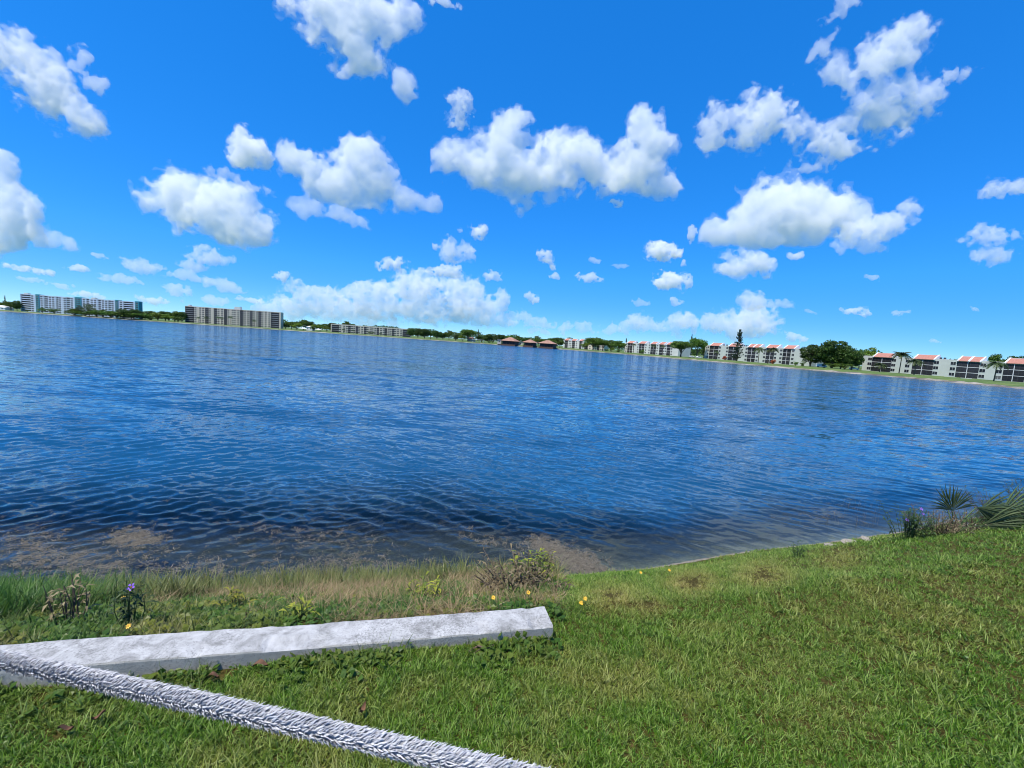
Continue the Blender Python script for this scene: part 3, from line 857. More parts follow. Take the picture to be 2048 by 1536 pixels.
def palm_meshes(seed, fr=22, droop=1.0):
    """unit height palm: crown of drooping feather fronds (crown width about 1 unit in x, y)"""
    rs = np.random.default_rng(seed); q = MB()
    for i in range(fr):
        a = 2*math.pi*i/fr + rs.normal()*.15
        el = rs.uniform(-.25, 1.15); L = rs.uniform(.42, .54)
        d = Vector((math.cos(a), math.sin(a), 0)); side = Vector((-d.y, d.x, 0))
        pts = []
        for j in range(7):
            f = j/6
            pts.append(d*(L*f*math.cos(el*(1-.4*f))) + Vector((0, 0, L*.62*(f*math.sin(el) - droop*1.0*f*f*f*math.cos(el)-.12*f*f))))
        for j in range(6):
            for s in (-1, 1):
                for h_ in (0., .5):
                    p0 = pts[j].lerp(pts[j+1], h_); p1 = pts[j].lerp(pts[j+1], h_+.45)
                    w = .13*math.sin(math.pi*min(1, (j+h_+1)/7.2))**.6
                    tip = (p0+p1)*.5 + side*s*w + d*.045 - Vector((0, 0, w*.55))
                    q.add([p0, p1, tip], [(0, 1, 2)])
    return q.mesh('frond_crown', [M_LEAF_P])
PALMC = [palm_meshes(3, 34), palm_meshes(8, 28, 1.3), palm_meshes(12, 36, .8)]
def palm_trunk(r):
    q = MB(); q.tube([(0,0,-.3),(.04,0,.5),(.02,.02,1.0)], [r*1.3, r, r*.8], 8); return q.mesh('trunk', [M_BARK], True)
def tree(kind, px, top, wpx, d, label, cat='tree', base=1.45, i=0):
    p = at_y(px, hz(px), d); h = at_y(px, top, d).z - base; w = wpx*d/F_PX
    r = random.uniform(0, 6.28)
    nm = {'broad':'broadleaf_tree','dark':'broadleaf_tree','bright':'broadleaf_tree','umbrella':'spreading_tree','bush':'shore_bush','feathery':'casuarina_tree','orange':'orange_shrub','conifer':'norfolk_pine','palm':'palm_tree'}[kind]
    root = empty(nm, (p.x, p.y, base), r)
    grp = {'palm_tree':'palms round the lake','shore_bush':'bushes along the far shore','norfolk_pine':'conifers round the lake','orange_shrub':'orange shrubs on the far lawn'}.get(nm, 'trees round the lake')
    tag(root, label, cat, grp)
    if kind == 'palm':
        cw = w
        c = obj('frond_crown', PALMC[i % 3], root, loc=(0, 0, h - cw*.30)); c.scale = (cw, cw, cw)
        t = obj('trunk', palm_trunk(.035), root); k = h - cw*.30
        t.scale = (5.5, 5.5, k)
    else:
        me, tm = TREES[kind][i % len(TREES[kind])]
        c = obj('crown', me, root); c.scale = (w, w, h)
        t = obj('trunk', tm, root); t.scale = (max(w, h*.8), max(w, h*.8), h)
    return root
ORD = ['first','second','third','fourth','fifth','sixth','seventh','eighth','ninth','tenth','eleventh','twelfth']
KD = {'broad':'green broadleaf tree','dark':'dark green broadleaf tree','bright':'bright green leafy tree','umbrella':'wide spreading green tree','bush':'low green bush','feathery':'feathery pale casuarina tree','orange':'orange flowering shrub','conifer':'narrow dark conifer','palm':'palm tree'}
def row(place, items):
    """items: (kind, px, top py, width px, metres behind the waterline)"""
    cnt = {}; tot = {}
    for it in items: tot[it[0]] = tot.get(it[0], 0) + 1
    for it in sorted(items, key=lambda q: q[1]):
        k, px, top, w, off = it
        n = cnt.get(k, 0); cnt[k] = n+1
        lab = (f'{ORD[n]} {KD[k]} from the left {place}' if tot[k] > 1 else f'{KD[k]} {place}')
        tree(k, px, top, w, sd(px)+off, lab, 'shrub' if k in ('bush', 'orange') else ('palm' if k == 'palm' else 'tree'), i=random.randrange(6))
row('left of the teal-striped tower', [('broad',8,601,22,45),('broad',22,603,20,40),('dark',34,599,17,38),('conifer',11,592,6,60),('bright',-8,604,18,42)])
row('on the shore below the teal-striped tower', [('bush',55,620,8,12),('bush',85,615,17,12),('bush',108,615,22,12),('broad',150,617,24,14),('feathery',164,611,26,16),('feathery',179,605,26,14),
    ('bush',170,622,44,9),('bush',193,620,40,10),('bush',206,619,38,14),('bush',222,621,40,10),('bush',234,619,36,15),('bush',248,621,40,9),('feathery',246,615,24,15),('dark',263,616,40,13),('bush',268,624,40,9),('bush',283,624,36,10),('bush',148,621,32,10)])
row('between the teal-striped and cream towers', [('dark',290,621,30,60),('broad',303,622,34,50),('bright',316,624,36,38),('dark',331,621,34,60),('bright',338,627,26,32),('broad',349,622,28,46),('palm',351,620,12,50),('dark',364,623,26,48),('bush',300,632,26,22),('bush',356,631,24,22)])
row('before the cream tower', [('palm',397,632,9,24),('palm',413,631,11,26),('palm',436,631,10,24),('palm',443,632,10,26),('palm',461,630,11,24),('palm',509,638,11,24)])
row('right of the cream tower', [('dark',571,642,20,60),('broad',583,643,26,50),('bright',594,645,26,30),('broad',607,639,22,46),('dark',620,641,24,52),('bright',628,648,22,36),('broad',640,648,20,46),('bright',654,650,18,36)])
row('rising behind the four-storey block', [('dark',664,645,20,120),('broad',690,641,18,120),('broad',707,647,16,125),('dark',730,650,16,125),('dark',760,651,10,120),('broad',746,652,14,130)])
row('in front of the four-storey block', [('palm',687,656,8,30),('palm',707,658,8,32),('palm',739,661,9,30),('palm',746,662,8,32),('palm',761,664,8,30),('bush',778,671,8,24)])
row('right of the four-storey block', [('dark',822,654,20,60),('dark',836,656,20,40),('dark',849,657,26,36),('broad',861,661,18,46),('dark',874,659,22,32),('dark',886,664,16,46),('broad',898,660,20,30),('palm',911,666,8,26),('umbrella',936,658,38,34),('bright',925,668,18,26),('dark',912,668,14,60),('conifer',956,659,6,60)])
row('behind the terracotta pavilions', [('dark',963,669,22,40),('dark',977,668,24,36),('feathery',986,667,28,40),('dark',1000,667,26,50),('broad',1022,670,24,70),('broad',1036,671,22,70),('dark',1052,673,24,60),('palm',1073,669,12,46),('broad',1076,674,22,44),('dark',1090,676,24,60),('broad',1102,676,22,56),('bush',980,682,14,20),('bush',1000,684,12,14)])
row('around the small distant white block', [('dark',1114,673,28,90),('broad',1136,674,28,150),('broad',1120,680,20,40)])
row('in the bushy middle row', [('bright',1172,682,24,56),('umbrella',1186,673,42,50),('umbrella',1206,677,36,46),('broad',1222,680,32,52),('broad',1238,681,30,50),('dark',1196,676,30,90),('conifer',1251,677,7,90),('bright',1224,694,13,24),('bush',1237,696,15,22),('bush',1213,697,12,22)])
row('before the pale grey block', [('palm',1267,686,10,30),('palm',1306,687,13,30),('palm',1325,689,10,30),('bush',1284,699,14,24)])
row('between the two grey four-storey blocks', [('umbrella',1362,681,50,26),('umbrella',1394,674,38,44),('conifer',1380,670,8,90),('dark',1408,680,14,70)])
row('by the tall grey-green block', [('conifer',1474,660,27,30),('palm',1432,699,12,30),('palm',1517,690,22,30),('palm',1536,696,14,32),('palm',1545,691,20,34),('orange',1450,711,12,26),('orange',1547,718,11,26),('bush',1592,722,14,26),('bush',1606,720,11,24)])
row('left of the red-roofed block', [('dark',1621,687,44,34),('dark',1664,675,62,30),('dark',1650,688,48,32),('dark',1682,686,48,34),('dark',1704,693,42,28),('bright',1742,691,40,70),('broad',1718,697,30,60),('bush',1690,724,30,22),('bush',1665,724,30,24)])
row('before the red-roofed block', [('palm',1799,697,36,32),('palm',1760,721,24,28),('palm',1829,713,28,26),('palm',1989,715,34,24)])
row('rising behind the red-roofed block', [('broad',1792,706,16,110),('broad',1985,706,34,90),('dark',2030,706,40,100)])
# distant wood behind everything
def far_wood():
    rs = np.random.default_rng(77); cen = []
    for px in np.arange(-40, 2120, 1.2):
        base_d = sd(px) + 130 + rs.uniform(0, 90)
        hgt = (7.0 + (2.2 if 560 < px < 1260 else 0)) + 6.0*vnoise([2400], [160.], 5)[int(px+60)]
        p = at_y(px, hz(px), base_d)
        for _ in range(48):
            q = rs.normal(size=3)
            cen.append((p.x + q[0]*2.4, p.y + q[1]*2.4, 1.6 + abs(hgt*rs.uniform(.1, 1)**.6) ))
    v, f = leaf_quads(np.array(cen), 0, 1.5, rs, .6)
    o = obj('distant_wood', mesh_np('distant_wood', v, f, [M_LEAF_D]))
    tag(o, 'unbroken belt of distant trees beyond the lakeside buildings', 'trees', kind='stuff')
far_wood()
# ================================================================ concrete beam on the lawn
def concrete_mat():
    m, nt, bs = new_mat('weathered_white_concrete')
    tc = nd(nt, 'ShaderNodeTexCoord'); geo = nd(nt, 'ShaderNodeNewGeometry')
    n1 = nd(nt, 'ShaderNodeTexNoise', i_Scale=3.2, i_Detail=8.0, i_Roughness=0.75)
    n2 = nd(nt, 'ShaderNodeTexNoise', i_Scale=75.0, i_Detail=6.0, i_Roughness=0.8)
    n3 = nd(nt, 'ShaderNodeTexNoise', i_Scale=9.0, i_Detail=6.0, i_Roughness=0.7, i_Distortion=0.6)
    for n in (n1, n2, n3): nt.links.new(tc.outputs['Object'], n.inputs['Vector'])
    # lichen specks gather where the broad noise is high
    ml = nd(nt, 'ShaderNodeMath', operation='MULTIPLY_ADD'); ml.inputs[1].default_value = 0.55
    nt.links.new(n1.outputs['Fac'], ml.inputs[0]); nt.links.new(n2.outputs['Fac'], ml.inputs[2])
    speck = ramp(nt, ml.outputs[0], [(0.79, (0,0,0)), (0.93, (1,1,1))])
    top = ramp(nt, n3.outputs['Fac'], [(0.32, (.20,.20,.19)), (0.5, (.38,.38,.37)), (0.66, (.49,.49,.48))])
    side = ramp(nt, n1.outputs['Fac'], [(0.3, (.30,.29,.25)), (0.5, (.40,.385,.34)), (0.75, (.50,.485,.43))])
    sx = nd(nt, 'ShaderNodeSeparateXYZ'); nt.links.new(geo.outputs['Normal'], sx.inputs[0])
    up = nd(nt, 'ShaderNodeMapRange'); up.inputs['From Min'].default_value = 0.45; up.inputs['From Max'].default_value = 0.8
    nt.links.new(sx.outputs['Z'], up.inputs['Value'])
    mx = nd(nt, 'ShaderNodeMix', data_type='RGBA'); nt.links.new(up.outputs[0], mx.inputs['Factor']); nt.links.new(side.outputs[0], mx.inputs['A']); nt.links.new(top.outputs[0], mx.inputs['B'])
    dk = nd(nt, 'ShaderNodeMix', data_type='RGBA'); dk.inputs['B'].default_value = (.09, .09, .085, 1)
    f_ = nd(nt, 'ShaderNodeMath', operation='MULTIPLY'); f_.inputs[1].default_value = 0.62
    nt.links.new(speck.outputs[0], f_.inputs[0]); nt.links.new(f_.outputs[0], dk.inputs['Factor']); nt.links.new(mx.outputs['Result'], dk.inputs['A'])
    nt.links.new(dk.outputs['Result'], bs.inputs['Base Color']); bs.inputs['Roughness'].default_value = 0.92
    b = nd(nt, 'ShaderNodeBump', i_Strength=0.55, i_Distance=0.012)
    nt.links.new(n2.outputs['Fac'], b.inputs['Height']); nt.links.new(b.outputs[0], bs.inputs['Normal'])
    return m
BEAM_Z = 2.325
pb0, pb1 = at_z(0, 1289, BEAM_Z), at_z(1088, 1211, BEAM_Z)
pf1 = at_z(1105, 1252, BEAM_Z)
bdir = (pb1 - pb0).normalized(); bnor = Vector((bdir.y, -bdir.x, 0))      # towards the viewer
BW = (pf1 - pb1).dot(bnor)
BL = 6.5
def beam():
    nx, rs = 220, np.random.default_rng(5)
    prof = []
    h = .42; r = .012
    prof = [(0, -h), (0, -r), (r*.3, -r*.3), (r, 0)] + [(BW*k/8, 0) for k in range(1, 8)] + [(BW-r, 0), (BW-r*.3, -r*.3), (BW, -r), (BW, -.05), (BW, -.1), (BW, -.16), (BW, -h)]
    v = []; m = len(prof)
    nzx = fbm([nx, m], [40, 3], 4, 3)
    for i in range(nx):
        s = -BL + BL*i/(nx-1)
        for j, (a, z) in enumerate(prof):
            e = nzx[i, j]
            zz = z + .004*e + .006*math.sin(s*1.7) - (.010*max(0, nzx[i, 2]-.25) if 7 < j < 13 or j < 4 else 0)*3
            aa = a + .005*e*(1 if j > 7 else -1)
            p = pb1 + bdir*s + bnor*aa
            v.append((p.x, p.y, BEAM_Z + zz))
    f = [(i*m+j, i*m+j+1, (i+1)*m+j+1, (i+1)*m+j) for i in range(nx-1) for j in range(m-1)]
    me = bpy.data.meshes.new('concrete_beam')
    f = [tuple(reversed(q)) for q in f]
    e = (nx-1)*m
    f.append(tuple(e+j for j in range(m))[::-1]); f.append(tuple(range(m)))
    me.from_pydata(v, [], f); me.materials.append(concrete_mat())
    bm = bmesh.new(); bm.from_mesh(me); bmesh.ops.recalc_face_normals(bm, faces=bm.faces); bm.to_mesh(me); bm.free()
    o = obj('concrete_beam', me)
    tag(o, 'long whitewashed concrete beam with grey sides lying in the lawn', 'concrete beam')
beam()

# ================================================================ rope barrier
def rope_mats():
    out = []
    for nm, lo, hi in (('rope_core', (.28,.28,.28), (.32,.32,.32)), ('rope_fibre', (.32,.32,.33), (.58,.58,.59))):
        m, nt, bs = new_mat(nm)
        geo = nd(nt, 'ShaderNodeNewGeometry')
        r = ramp(nt, geo.outputs['Random Per Island'], [(0, lo), (1, hi)])
        nt.links.new(r.outputs[0], bs.inputs['Base Color']); bs.inputs['Roughness'].default_value = 0.75
        out.append(m)
    return out
def rope():
    core_m, fib_m = rope_mats()
    ctl = [(-420, 1232, 1.2), (0, 1319, 1.02), (342, 1393, .90), (600, 1450, .84), (1000, 1541, .78), (1350, 1622, .75), (1900, 1750, .74), (3000, 1995, .76)]
    P = [at_y(a, b, y) for a, b, y in ctl]
    # smooth curve
    pts = []
    for i in range(len(P)-1):
        p0, p1, p2, p3 = P[max(i-1, 0)], P[i], P[i+1], P[min(i+2, len(P)-1)]
        for k in range(24):
            t = k/24
            pts.append(.5*((2*p1) + (-p0+p2)*t + (2*p0-5*p1+4*p2-p3)*t*t + (-p0+3*p1-3*p2+p3)*t**3))
    pts.append(P[-1])
    root = empty('rope_barrier', P[1])
    tag(root, 'thick frayed grey-white rope hanging across the near lawn', 'rope')
    inv_ = Vector(P[1])
    RR_ = .0162
    q = MB(); q.tube([p - inv_ for p in pts], [RR_*.86]*len(pts), 12); q.obj('core', core_m, root, True)
    # frayed strand tufts in plaited rows round the core
    rs = np.random.default_rng(12)
    cum = [0.0]
    for a, b in zip(pts[:-1], pts[1:]): cum.append(cum[-1] + (b-a).length)
    L = cum[-1]; cum = np.array(cum); arr = np.array([tuple(p) for p in pts])
    rows, step = 21, .0078
    q = MB()
    n = int(L/step)
    for i in range(n):
        for k in range(rows):
            s = (i + (.5 if k % 2 else 0) + rs.normal()*.28)*step + 1.0*RR_*math.sin(0)
            if s < 0 or s >= L-.02: continue
            c = np.array([np.interp(s, cum, arr[:, a]) for a in range(3)])
            c2 = np.array([np.interp(min(L, s+.01), cum, arr[:, a]) for a in range(3)])
            t = c2-c; t /= np.linalg.norm(t)
            up = np.array([0, 0, 1.]); side = np.cross(t, up); side /= np.linalg.norm(side); up = np.cross(side, t)
            an = 2*math.pi*(k + rs.normal()*.25)/rows + .5*math.sin(s*9)
            rd = side*math.cos(an) + up*math.sin(an); tg = -side*math.sin(an) + up*math.cos(an)
            lay = .45 + .35*math.sin(k*2.4 + s*60)
            ln = rs.uniform(.010, .022); wd = rs.uniform(.0014, .0028); lift = rs.uniform(.2, 1.1)
            d = t*1.0 + tg*lay; d /= np.linalg.norm(d)
            w = np.cross(rd, d)
            b0 = c + rd*RR_*.86 - d*ln*.35
            b1 = c + rd*RR_*1.10 + d*ln*.10
            tp = c + rd*RR_*(1.0+lift*.55) + d*ln*.70
            V_ = [b0-w*wd, b0+w*wd, b1-w*wd*.95+rd*0, b1+w*wd*.95, b1+rd*.0022, tp]
            V_ = [tuple(x - np.array(inv_)) for x in V_]
            q.add(V_, [(0,1,3,2),(2,4,5),(4,3,5),(0,2,4),(1,4,3)])
    # loose hairs
    for i in range(20000):
        s = rs.uniform(0, L-.03)
        c = np.array([np.interp(s, cum, arr[:, a]) for a in range(3)]); c2 = np.array([np.interp(s+.01, cum, arr[:, a]) for a in range(3)])
        t = c2-c; t /= np.linalg.norm(t)
        side = np.cross(t, [0, 0, 1.]); side /= np.linalg.norm(side); up = np.cross(side, t)
        an = rs.uniform(0, 6.28); rd = side*math.cos(an) + up*math.sin(an)
        d = t*rs.uniform(.2, 1) + rd*rs.uniform(.4, 1) + rs.normal(size=3)*.2; d /= np.linalg.norm(d)
        w = np.cross(rd, d)*.0008; b0 = c + rd*RR_*.95; e = b0 + d*rs.uniform(.005, .013)
        q.add([tuple(x - np.array(inv_)) for x in (b0-w, b0+w, e)], [(0, 1, 2)])
    o = q.obj('frayed_fibres', fib_m, root); tag(o, kind='stuff')
rope()

# ================================================================ lawn grass
def blade_mat(name, greens, drys, transl=.25, rough=.42):
    m, nt, bs = new_mat(name)
    at_ = nd(nt, 'ShaderNodeAttribute', attribute_type='INSTANCER', attribute_name='tint')
    geo = nd(nt, 'ShaderNodeNewGeometry')
    g = ramp(nt, geo.outputs['Random Per Island'], [(i/(len(greens)-1), c) for i, c in enumerate(greens)])
    d = ramp(nt, geo.outputs['Random Per Island'], [(i/(len(drys)-1), c) for i, c in enumerate(drys)])
    mx = nd(nt, 'ShaderNodeMix', data_type='RGBA'); nt.links.new(at_.outputs['Fac'], mx.inputs['Factor'])
    nt.links.new(g.outputs[0], mx.inputs['A']); nt.links.new(d.outputs[0], mx.inputs['B'])
    nt.links.new(mx.outputs['Result'], bs.inputs['Base Color'])
    bs.inputs['Roughness'].default_value = rough; bs.inputs['Specular IOR Level'].default_value = 0.2
    tr = nd(nt, 'ShaderNodeBsdfTranslucent'); nt.links.new(mx.outputs['Result'], tr.inputs['Color'])
    ms = nd(nt, 'ShaderNodeMixShader'); ms.inputs[0].default_value = transl
    nt.links.new(bs.outputs[0], ms.inputs[1]); nt.links.new(tr.outputs[0], ms.inputs[2])
    nt.links.new(ms.outputs[0], nt.nodes['Material Output'].inputs['Surface'])
    return m
M_BLADE = blade_mat('lawn_blade', [(.013,.048,.002), (.048,.128,.005), (.105,.215,.014), (.25,.35,.09)], [(.11,.12,.012), (.22,.21,.04), (.34,.30,.09), (.42,.36,.15)])
M_TALL = blade_mat('tall_grass_blade', [(.025,.07,.012), (.05,.13,.02), (.09,.17,.03)], [(.14,.12,.04), (.24,.19,.08), (.33,.27,.13)])
M_STRAW = blade_mat('straw_blade', [(.13,.095,.05), (.25,.19,.105), (.40,.32,.19)], [(.08,.05,.025), (.19,.13,.06), (.34,.26,.13)], .1, .7)
M_BROADW = blade_mat('weed_leaf', [(.016,.050,.008), (.040,.095,.012), (.085,.16,.025)], [(.12,.15,.02), (.2,.2,.03), (.28,.24,.04)], .3)
def tuft(name, seed, n, hl, hh, w0, w1, tilt0, tilt1, spread, mat, curl=.6, segs=3):
    rs = np.random.default_rng(seed); v = []; f = []
    for i in range(n):
        a = rs.uniform(0, 6.283); L = rs.uniform(hl, hh); w = rs.uniform(w0, w1)
        ti = R(rs.uniform(tilt0, tilt1)); b = np.array([rs.normal()*spread, rs.normal()*spread, -.008])
        dx = np.array([math.cos(a), math.sin(a), 0]); sd_ = np.array([-math.sin(a), math.cos(a), 0])
        k0 = len(v); p = b.copy()
        for j in range(segs+1):
            ww = w*(1-(j/segs)**1.8)*.5
            if j == segs: v.append(tuple(p))
            else: v += [tuple(p-sd_*ww), tuple(p+sd_*ww)]
            tj = ti + curl*j/segs
            p = p + (dx*math.sin(tj) + np.array([0, 0, 1])*math.cos(tj))*L/segs
        for j in range(segs):
            if j == segs-1: f.append((k0+2*j, k0+2*j+1, k0+2*j+2))
            else: f.append((k0+2*j, k0+2*j+1, k0+2*j+3, k0+2*j+2))
    me = bpy.data.meshes.new(name); me.from_pydata(v, [], f); me.materials.append(mat)
    me.polygons.foreach_set('use_smooth', np.ones(len(f), bool))
    return me
def rosette(name, seed, n, r0, r1, mat, flat=20):
    """little broad-leaved weed"""
    rs = np.random.default_rng(seed); v = []; f = []
    for i in range(n):
        a = rs.uniform(0, 6.283); L = rs.uniform(r0, r1); el = R(rs.uniform(5, 60)); w = L*.38
        d = np.array([math.cos(a)*math.cos(el), math.sin(a)*math.cos(el), math.sin(el)]); s_ = np.array([-math.sin(a), math.cos(a), 0])
        b = d*L*.6 + np.array([rs.normal()*.012, rs.normal()*.012, 0]); k = len(v)
        dr = np.array([0, 0, -.25*L])
        v += [tuple(b), tuple(b+d*L*.45+s_*w), tuple(b+d*L*.5+dr*.1), tuple(b+d*L*.45-s_*w), tuple(b+d*L+dr)]
        f += [(k, k+1, k+2), (k, k+2, k+3), (k+1, k+4, k+2), (k+2, k+4, k+3)]
    me = bpy.data.meshes.new(name); me.from_pydata(v, [], f); me.materials.append(mat); return me
def scatter(name, label, cat, meshes, pts, rot, scl, tint, kidx):
    """one object of instanced plants: a point for each, geometry nodes put the tufts on it"""
    col = bpy.data.collections.new(name + '_kinds')
    for i, me_ in enumerate(meshes): col.objects.link(bpy.data.objects.new(f'{name}_{i:02d}', me_))
    me = bpy.data.meshes.new(name); me.vertices.add(len(pts)); me.vertices.foreach_set('co', np.asarray(pts, np.float32).ravel())
    for an, ty, key, dat in (('rot', 'FLOAT_VECTOR', 'vector', rot), ('scl', 'FLOAT', 'value', scl), ('tint', 'FLOAT', 'value', tint), ('kidx', 'INT', 'value', kidx)):
        a = me.attributes.new(an, ty, 'POINT'); a.data.foreach_set(key, np.asarray(dat, np.int32 if ty == 'INT' else np.float32).ravel())
    o = obj(name, me); tag(o, label, cat, kind='stuff')
    ng = bpy.data.node_groups.new(name + '_nodes', 'GeometryNodeTree')
    ng.interface.new_socket('Geometry', in_out='INPUT', socket_type='NodeSocketGeometry')
    ng.interface.new_socket('Geometry', in_out='OUTPUT', socket_type='NodeSocketGeometry')
    N_, L_ = ng.nodes, ng.links
    gi, go = N_.new('NodeGroupInput'), N_.new('NodeGroupOutput')
    ip = N_.new('GeometryNodeInstanceOnPoints'); ci = N_.new('GeometryNodeCollectionInfo')
    ci.inputs['Collection'].default_value = col; ci.inputs['Separate Children'].default_value = True; ci.inputs['Reset Children'].default_value = True
    ip.inputs['Pick Instance'].default_value = True
    def na(nm, ty):
        n = N_.new('GeometryNodeInputNamedAttribute'); n.data_type = ty; n.inputs['Name'].default_value = nm; return n.outputs['Attribute']
    L_.new(gi.outputs[0], ip.inputs['Points']); L_.new(ci.outputs[0], ip.inputs['Instance'])
    e2r = N_.new('FunctionNodeEulerToRotation'); L_.new(na('rot', 'FLOAT_VECTOR'), e2r.inputs[0]); L_.new(e2r.outputs[0], ip.inputs['Rotation'])
    L_.new(na('scl', 'FLOAT'), ip.inputs['Scale']); L_.new(na('kidx', 'INT'), ip.inputs['Instance Index'])
    L_.new(ip.outputs[0], go.inputs[0])
    md = o.modifiers.new('plants', 'NODES'); md.node_group = ng
    return o
def proj(x, y, z):
    """pixel of world points"""
    M_ = np.array(CAM_M.transposed()); d = np.stack([x, y, z-CAM_H], -1) @ M_.T
    k = np.maximum(-d[:, 2], 1e-3)
    return 1024 + F_PX*d[:, 0]/k, 768 - F_PX*d[:, 1]/k, -d[:, 2]
def beam_coord(x, y):
    dx, dy = x - pb1.x, y - pb1.y
    return dx*bdir.x + dy*bdir.y, dx*bnor.x + dy*bnor.y       # along (0 at the right end, negative leftwards), across (0 back .. BW front)
rs = np.random.default_rng(99)
N0 = 560000
gx = rs.uniform(-7, 19, N0); gy = rs.uniform(.2, 15.5, N0)
rr = np.hypot(gx, gy)
dens = np.clip((2.6/rr)**1.15, 0.12, 1.0)
keep = rs.random(N0) < dens
gx, gy = gx[keep], gy[keep]
# extra density close to the viewer
ex = rs.uniform(-3.2, 5, 95000); ey = rs.uniform(.7, 4.2, 95000); k = rs.random(95000) < np.clip((2.0/np.hypot(ex, ey))**2, 0, 1)
gx = np.concatenate([gx, ex[k]]); gy = np.concatenate([gy, ey[k]])
gs = near_s(gx, gy); gz = near_z(gx, gy)
px_, py_, dp_ = proj(gx, gy, gz)
al, ac = beam_coord(gx, gy)
edge = 0.20 + 0.12*np.sin(gx*2.1) + .1*np.sin(gx*5.3+1)
behind = (ac < 0.02) & (al < 0.12 - .35*ac)                               # rough bank behind the beam
ok = (dp_ > .3) & (px_ > -350) & (px_ < 3300) & (py_ < 2500) & (gs > edge) & ~((al < .01) & (ac > -.01) & (ac < BW+.01)) & ~behind
gx, gy, gz, gs = gx[ok], gy[ok], gz[ok], gs[ok]
px_, py_ = px_[ok], py_[ok]
def n2(x, y, f, seed):
    t = vnoise([256, 256], [256/8., 256/8.], seed)
    return sample(t, 256/8./f, x+50, y+50)
big = n2(gx, gy, .8, 41); mid = n2(gx, gy, 2.6, 42); fine = n2(gx, gy, 9., 43)
tint = np.clip((big*.6 + mid*.55 + fine*.3 - .78)*1.8, 0, .5)
for (a, b, ra, w) in ((1230,1200,70,.9),(1290,1215,55,.7),(1385,1168,60,.95),(1530,1150,70,.8),(1680,1120,60,.6),(1120,1310,40,.5),(1500,1330,190,.30),(1640,1420,150,.30),(1700,1240,190,.28),(330,1365,70,.8),(130,1420,120,.35),(1980,1180,60,.25),(800,1420,60,.3)):
    d2 = ((px_-a)/ra)**2 + ((py_-b)/(ra*.45))**2
    tint = np.maximum(tint, w*np.exp(-d2)*(.65+.7*fine))
tint = np.clip(tint + rs.normal(size=len(gx))*.07, 0, 1)
bare = np.zeros(len(gx))
for (a, b, ra) in ((1222,1193,24),(1300,1208,22),(1262,1212,18),(1385,1165,26),(1530,1150,22),(390,1358,46),(455,1350,30),(470,1470,12),(120,1478,22)):
    bare = np.maximum(bare, np.exp(-(((px_-a)/ra)**2 + ((py_-b)/(ra*.42))**2)))
kp = rs.random(len(gx)) > bare*1.05
gx, gy, gz, gs, tint, mid = (q[kp] for q in (gx, gy, gz, gs, tint, mid))
r_ = np.hypot(gx, gy)
lawn_kinds = [tuft('t', 200+i, 14, .03, .072, .0042, .0078, 10, 80, .013, M_BLADE, .7) for i in range(7)] + [tuft('t', 300+i, 6, .06, .12, .004, .007, 8, 50, .01, M_BLADE, .8) for i in range(2)] + [rosette('t', 320+i, 9, .016, .03, M_BROADW) for i in range(2)]
kidx = rs.integers(0, 7, len(gx)); u = rs.random(len(gx)); kidx = np.where(u < .05, 7 + (kidx % 2), kidx); kidx = np.where((u > .9) & (mid > .45), 9 + (kidx % 2), kidx)
scl = .70*rs.uniform(.6, 1.25, len(gx))*(.75+.5*mid)*(1 + .35*np.clip((r_-3)/6, 0, 1))*(1-.25*tint)
rot = np.stack([rs.normal(size=len(gx))*.16, rs.normal(size=len(gx))*.16, rs.uniform(0, 6.283, len(gx))], -1)
scatter('lawn_grass', 'coarse green lawn grass with dry yellow patches', 'grass', lawn_kinds, np.stack([gx, gy, gz], -1), rot, scl, tint, kidx)
print('lawn tufts', len(gx))

# ================================================================ rough bank behind the beam
N1 = 60000
bx = rs.uniform(-9, 1.2, N1); by = rs.uniform(1.5, 8.2, N1)
al, ac = beam_coord(bx, by); bs_ = near_s(bx, by)
m_ = (ac < .03) & (al < .15 - .35*ac) & (bs_ > -.45)
bx, by, al, ac, bs_ = bx[m_], by[m_], al[m_], ac[m_], bs_[m_]
bz = near_z(bx, by); px_, py_, dp_ = proj(bx, by, bz)
m_ = (dp_ > .3) & (px_ > -500)
bx, by, bz, bs_, ac, px_ = bx[m_], by[m_], bz[m_], bs_[m_], ac[m_], px_[m_]
pn = n2(bx, by, 1.3, 51); pf = n2(bx, by, 4., 52)
straw = (pn + .35*pf + np.clip((px_-450)/900, -.25, .3)) > .84
u = rs.random(len(bx))
green_left = np.clip(1-(px_/420), 0, 1)
def take(mask, name, label, kinds, smin, smax, tintv, lean=.2):
    X, Y, Z_ = bx[mask], by[mask], bz[mask]; n = len(X)
    scatter(name, label, 'grass' if 'straw' not in name else 'straw', kinds, np.stack([X, Y, np.maximum(Z_, -.05)], -1), np.stack([rs.normal(size=n)*lean, rs.normal(size=n)*lean, rs.uniform(0, 6.283, n)], -1), rs.uniform(smin, smax, n), tintv[mask] if hasattr(tintv, '__len__') else np.full(n, tintv), rs.integers(0, len(kinds), n))
tall = [tuft('t', 400+i, 12, .12, .34, .005, .010, 3, 48, .03, M_TALL, .75, 4) for i in range(5)]
strawk = [tuft('t', 420+i, 13, .12, .30, .003, .0055, 30, 90, .035, M_STRAW, .8, 3) for i in range(5)]
lowk = [tuft('t', 440+i, 12, .05, .12, .004, .007, 10, 70, .015, M_TALL, .6, 3) for i in range(3)] + [rosette('t', 450+i, 11, .025, .05, M_BROADW) for i in range(3)]
edge_tall = (bs_ < 2.1 + 1.2*green_left) & (u < .34 + .4*green_left) & (pf > .47 - .25*green_left)
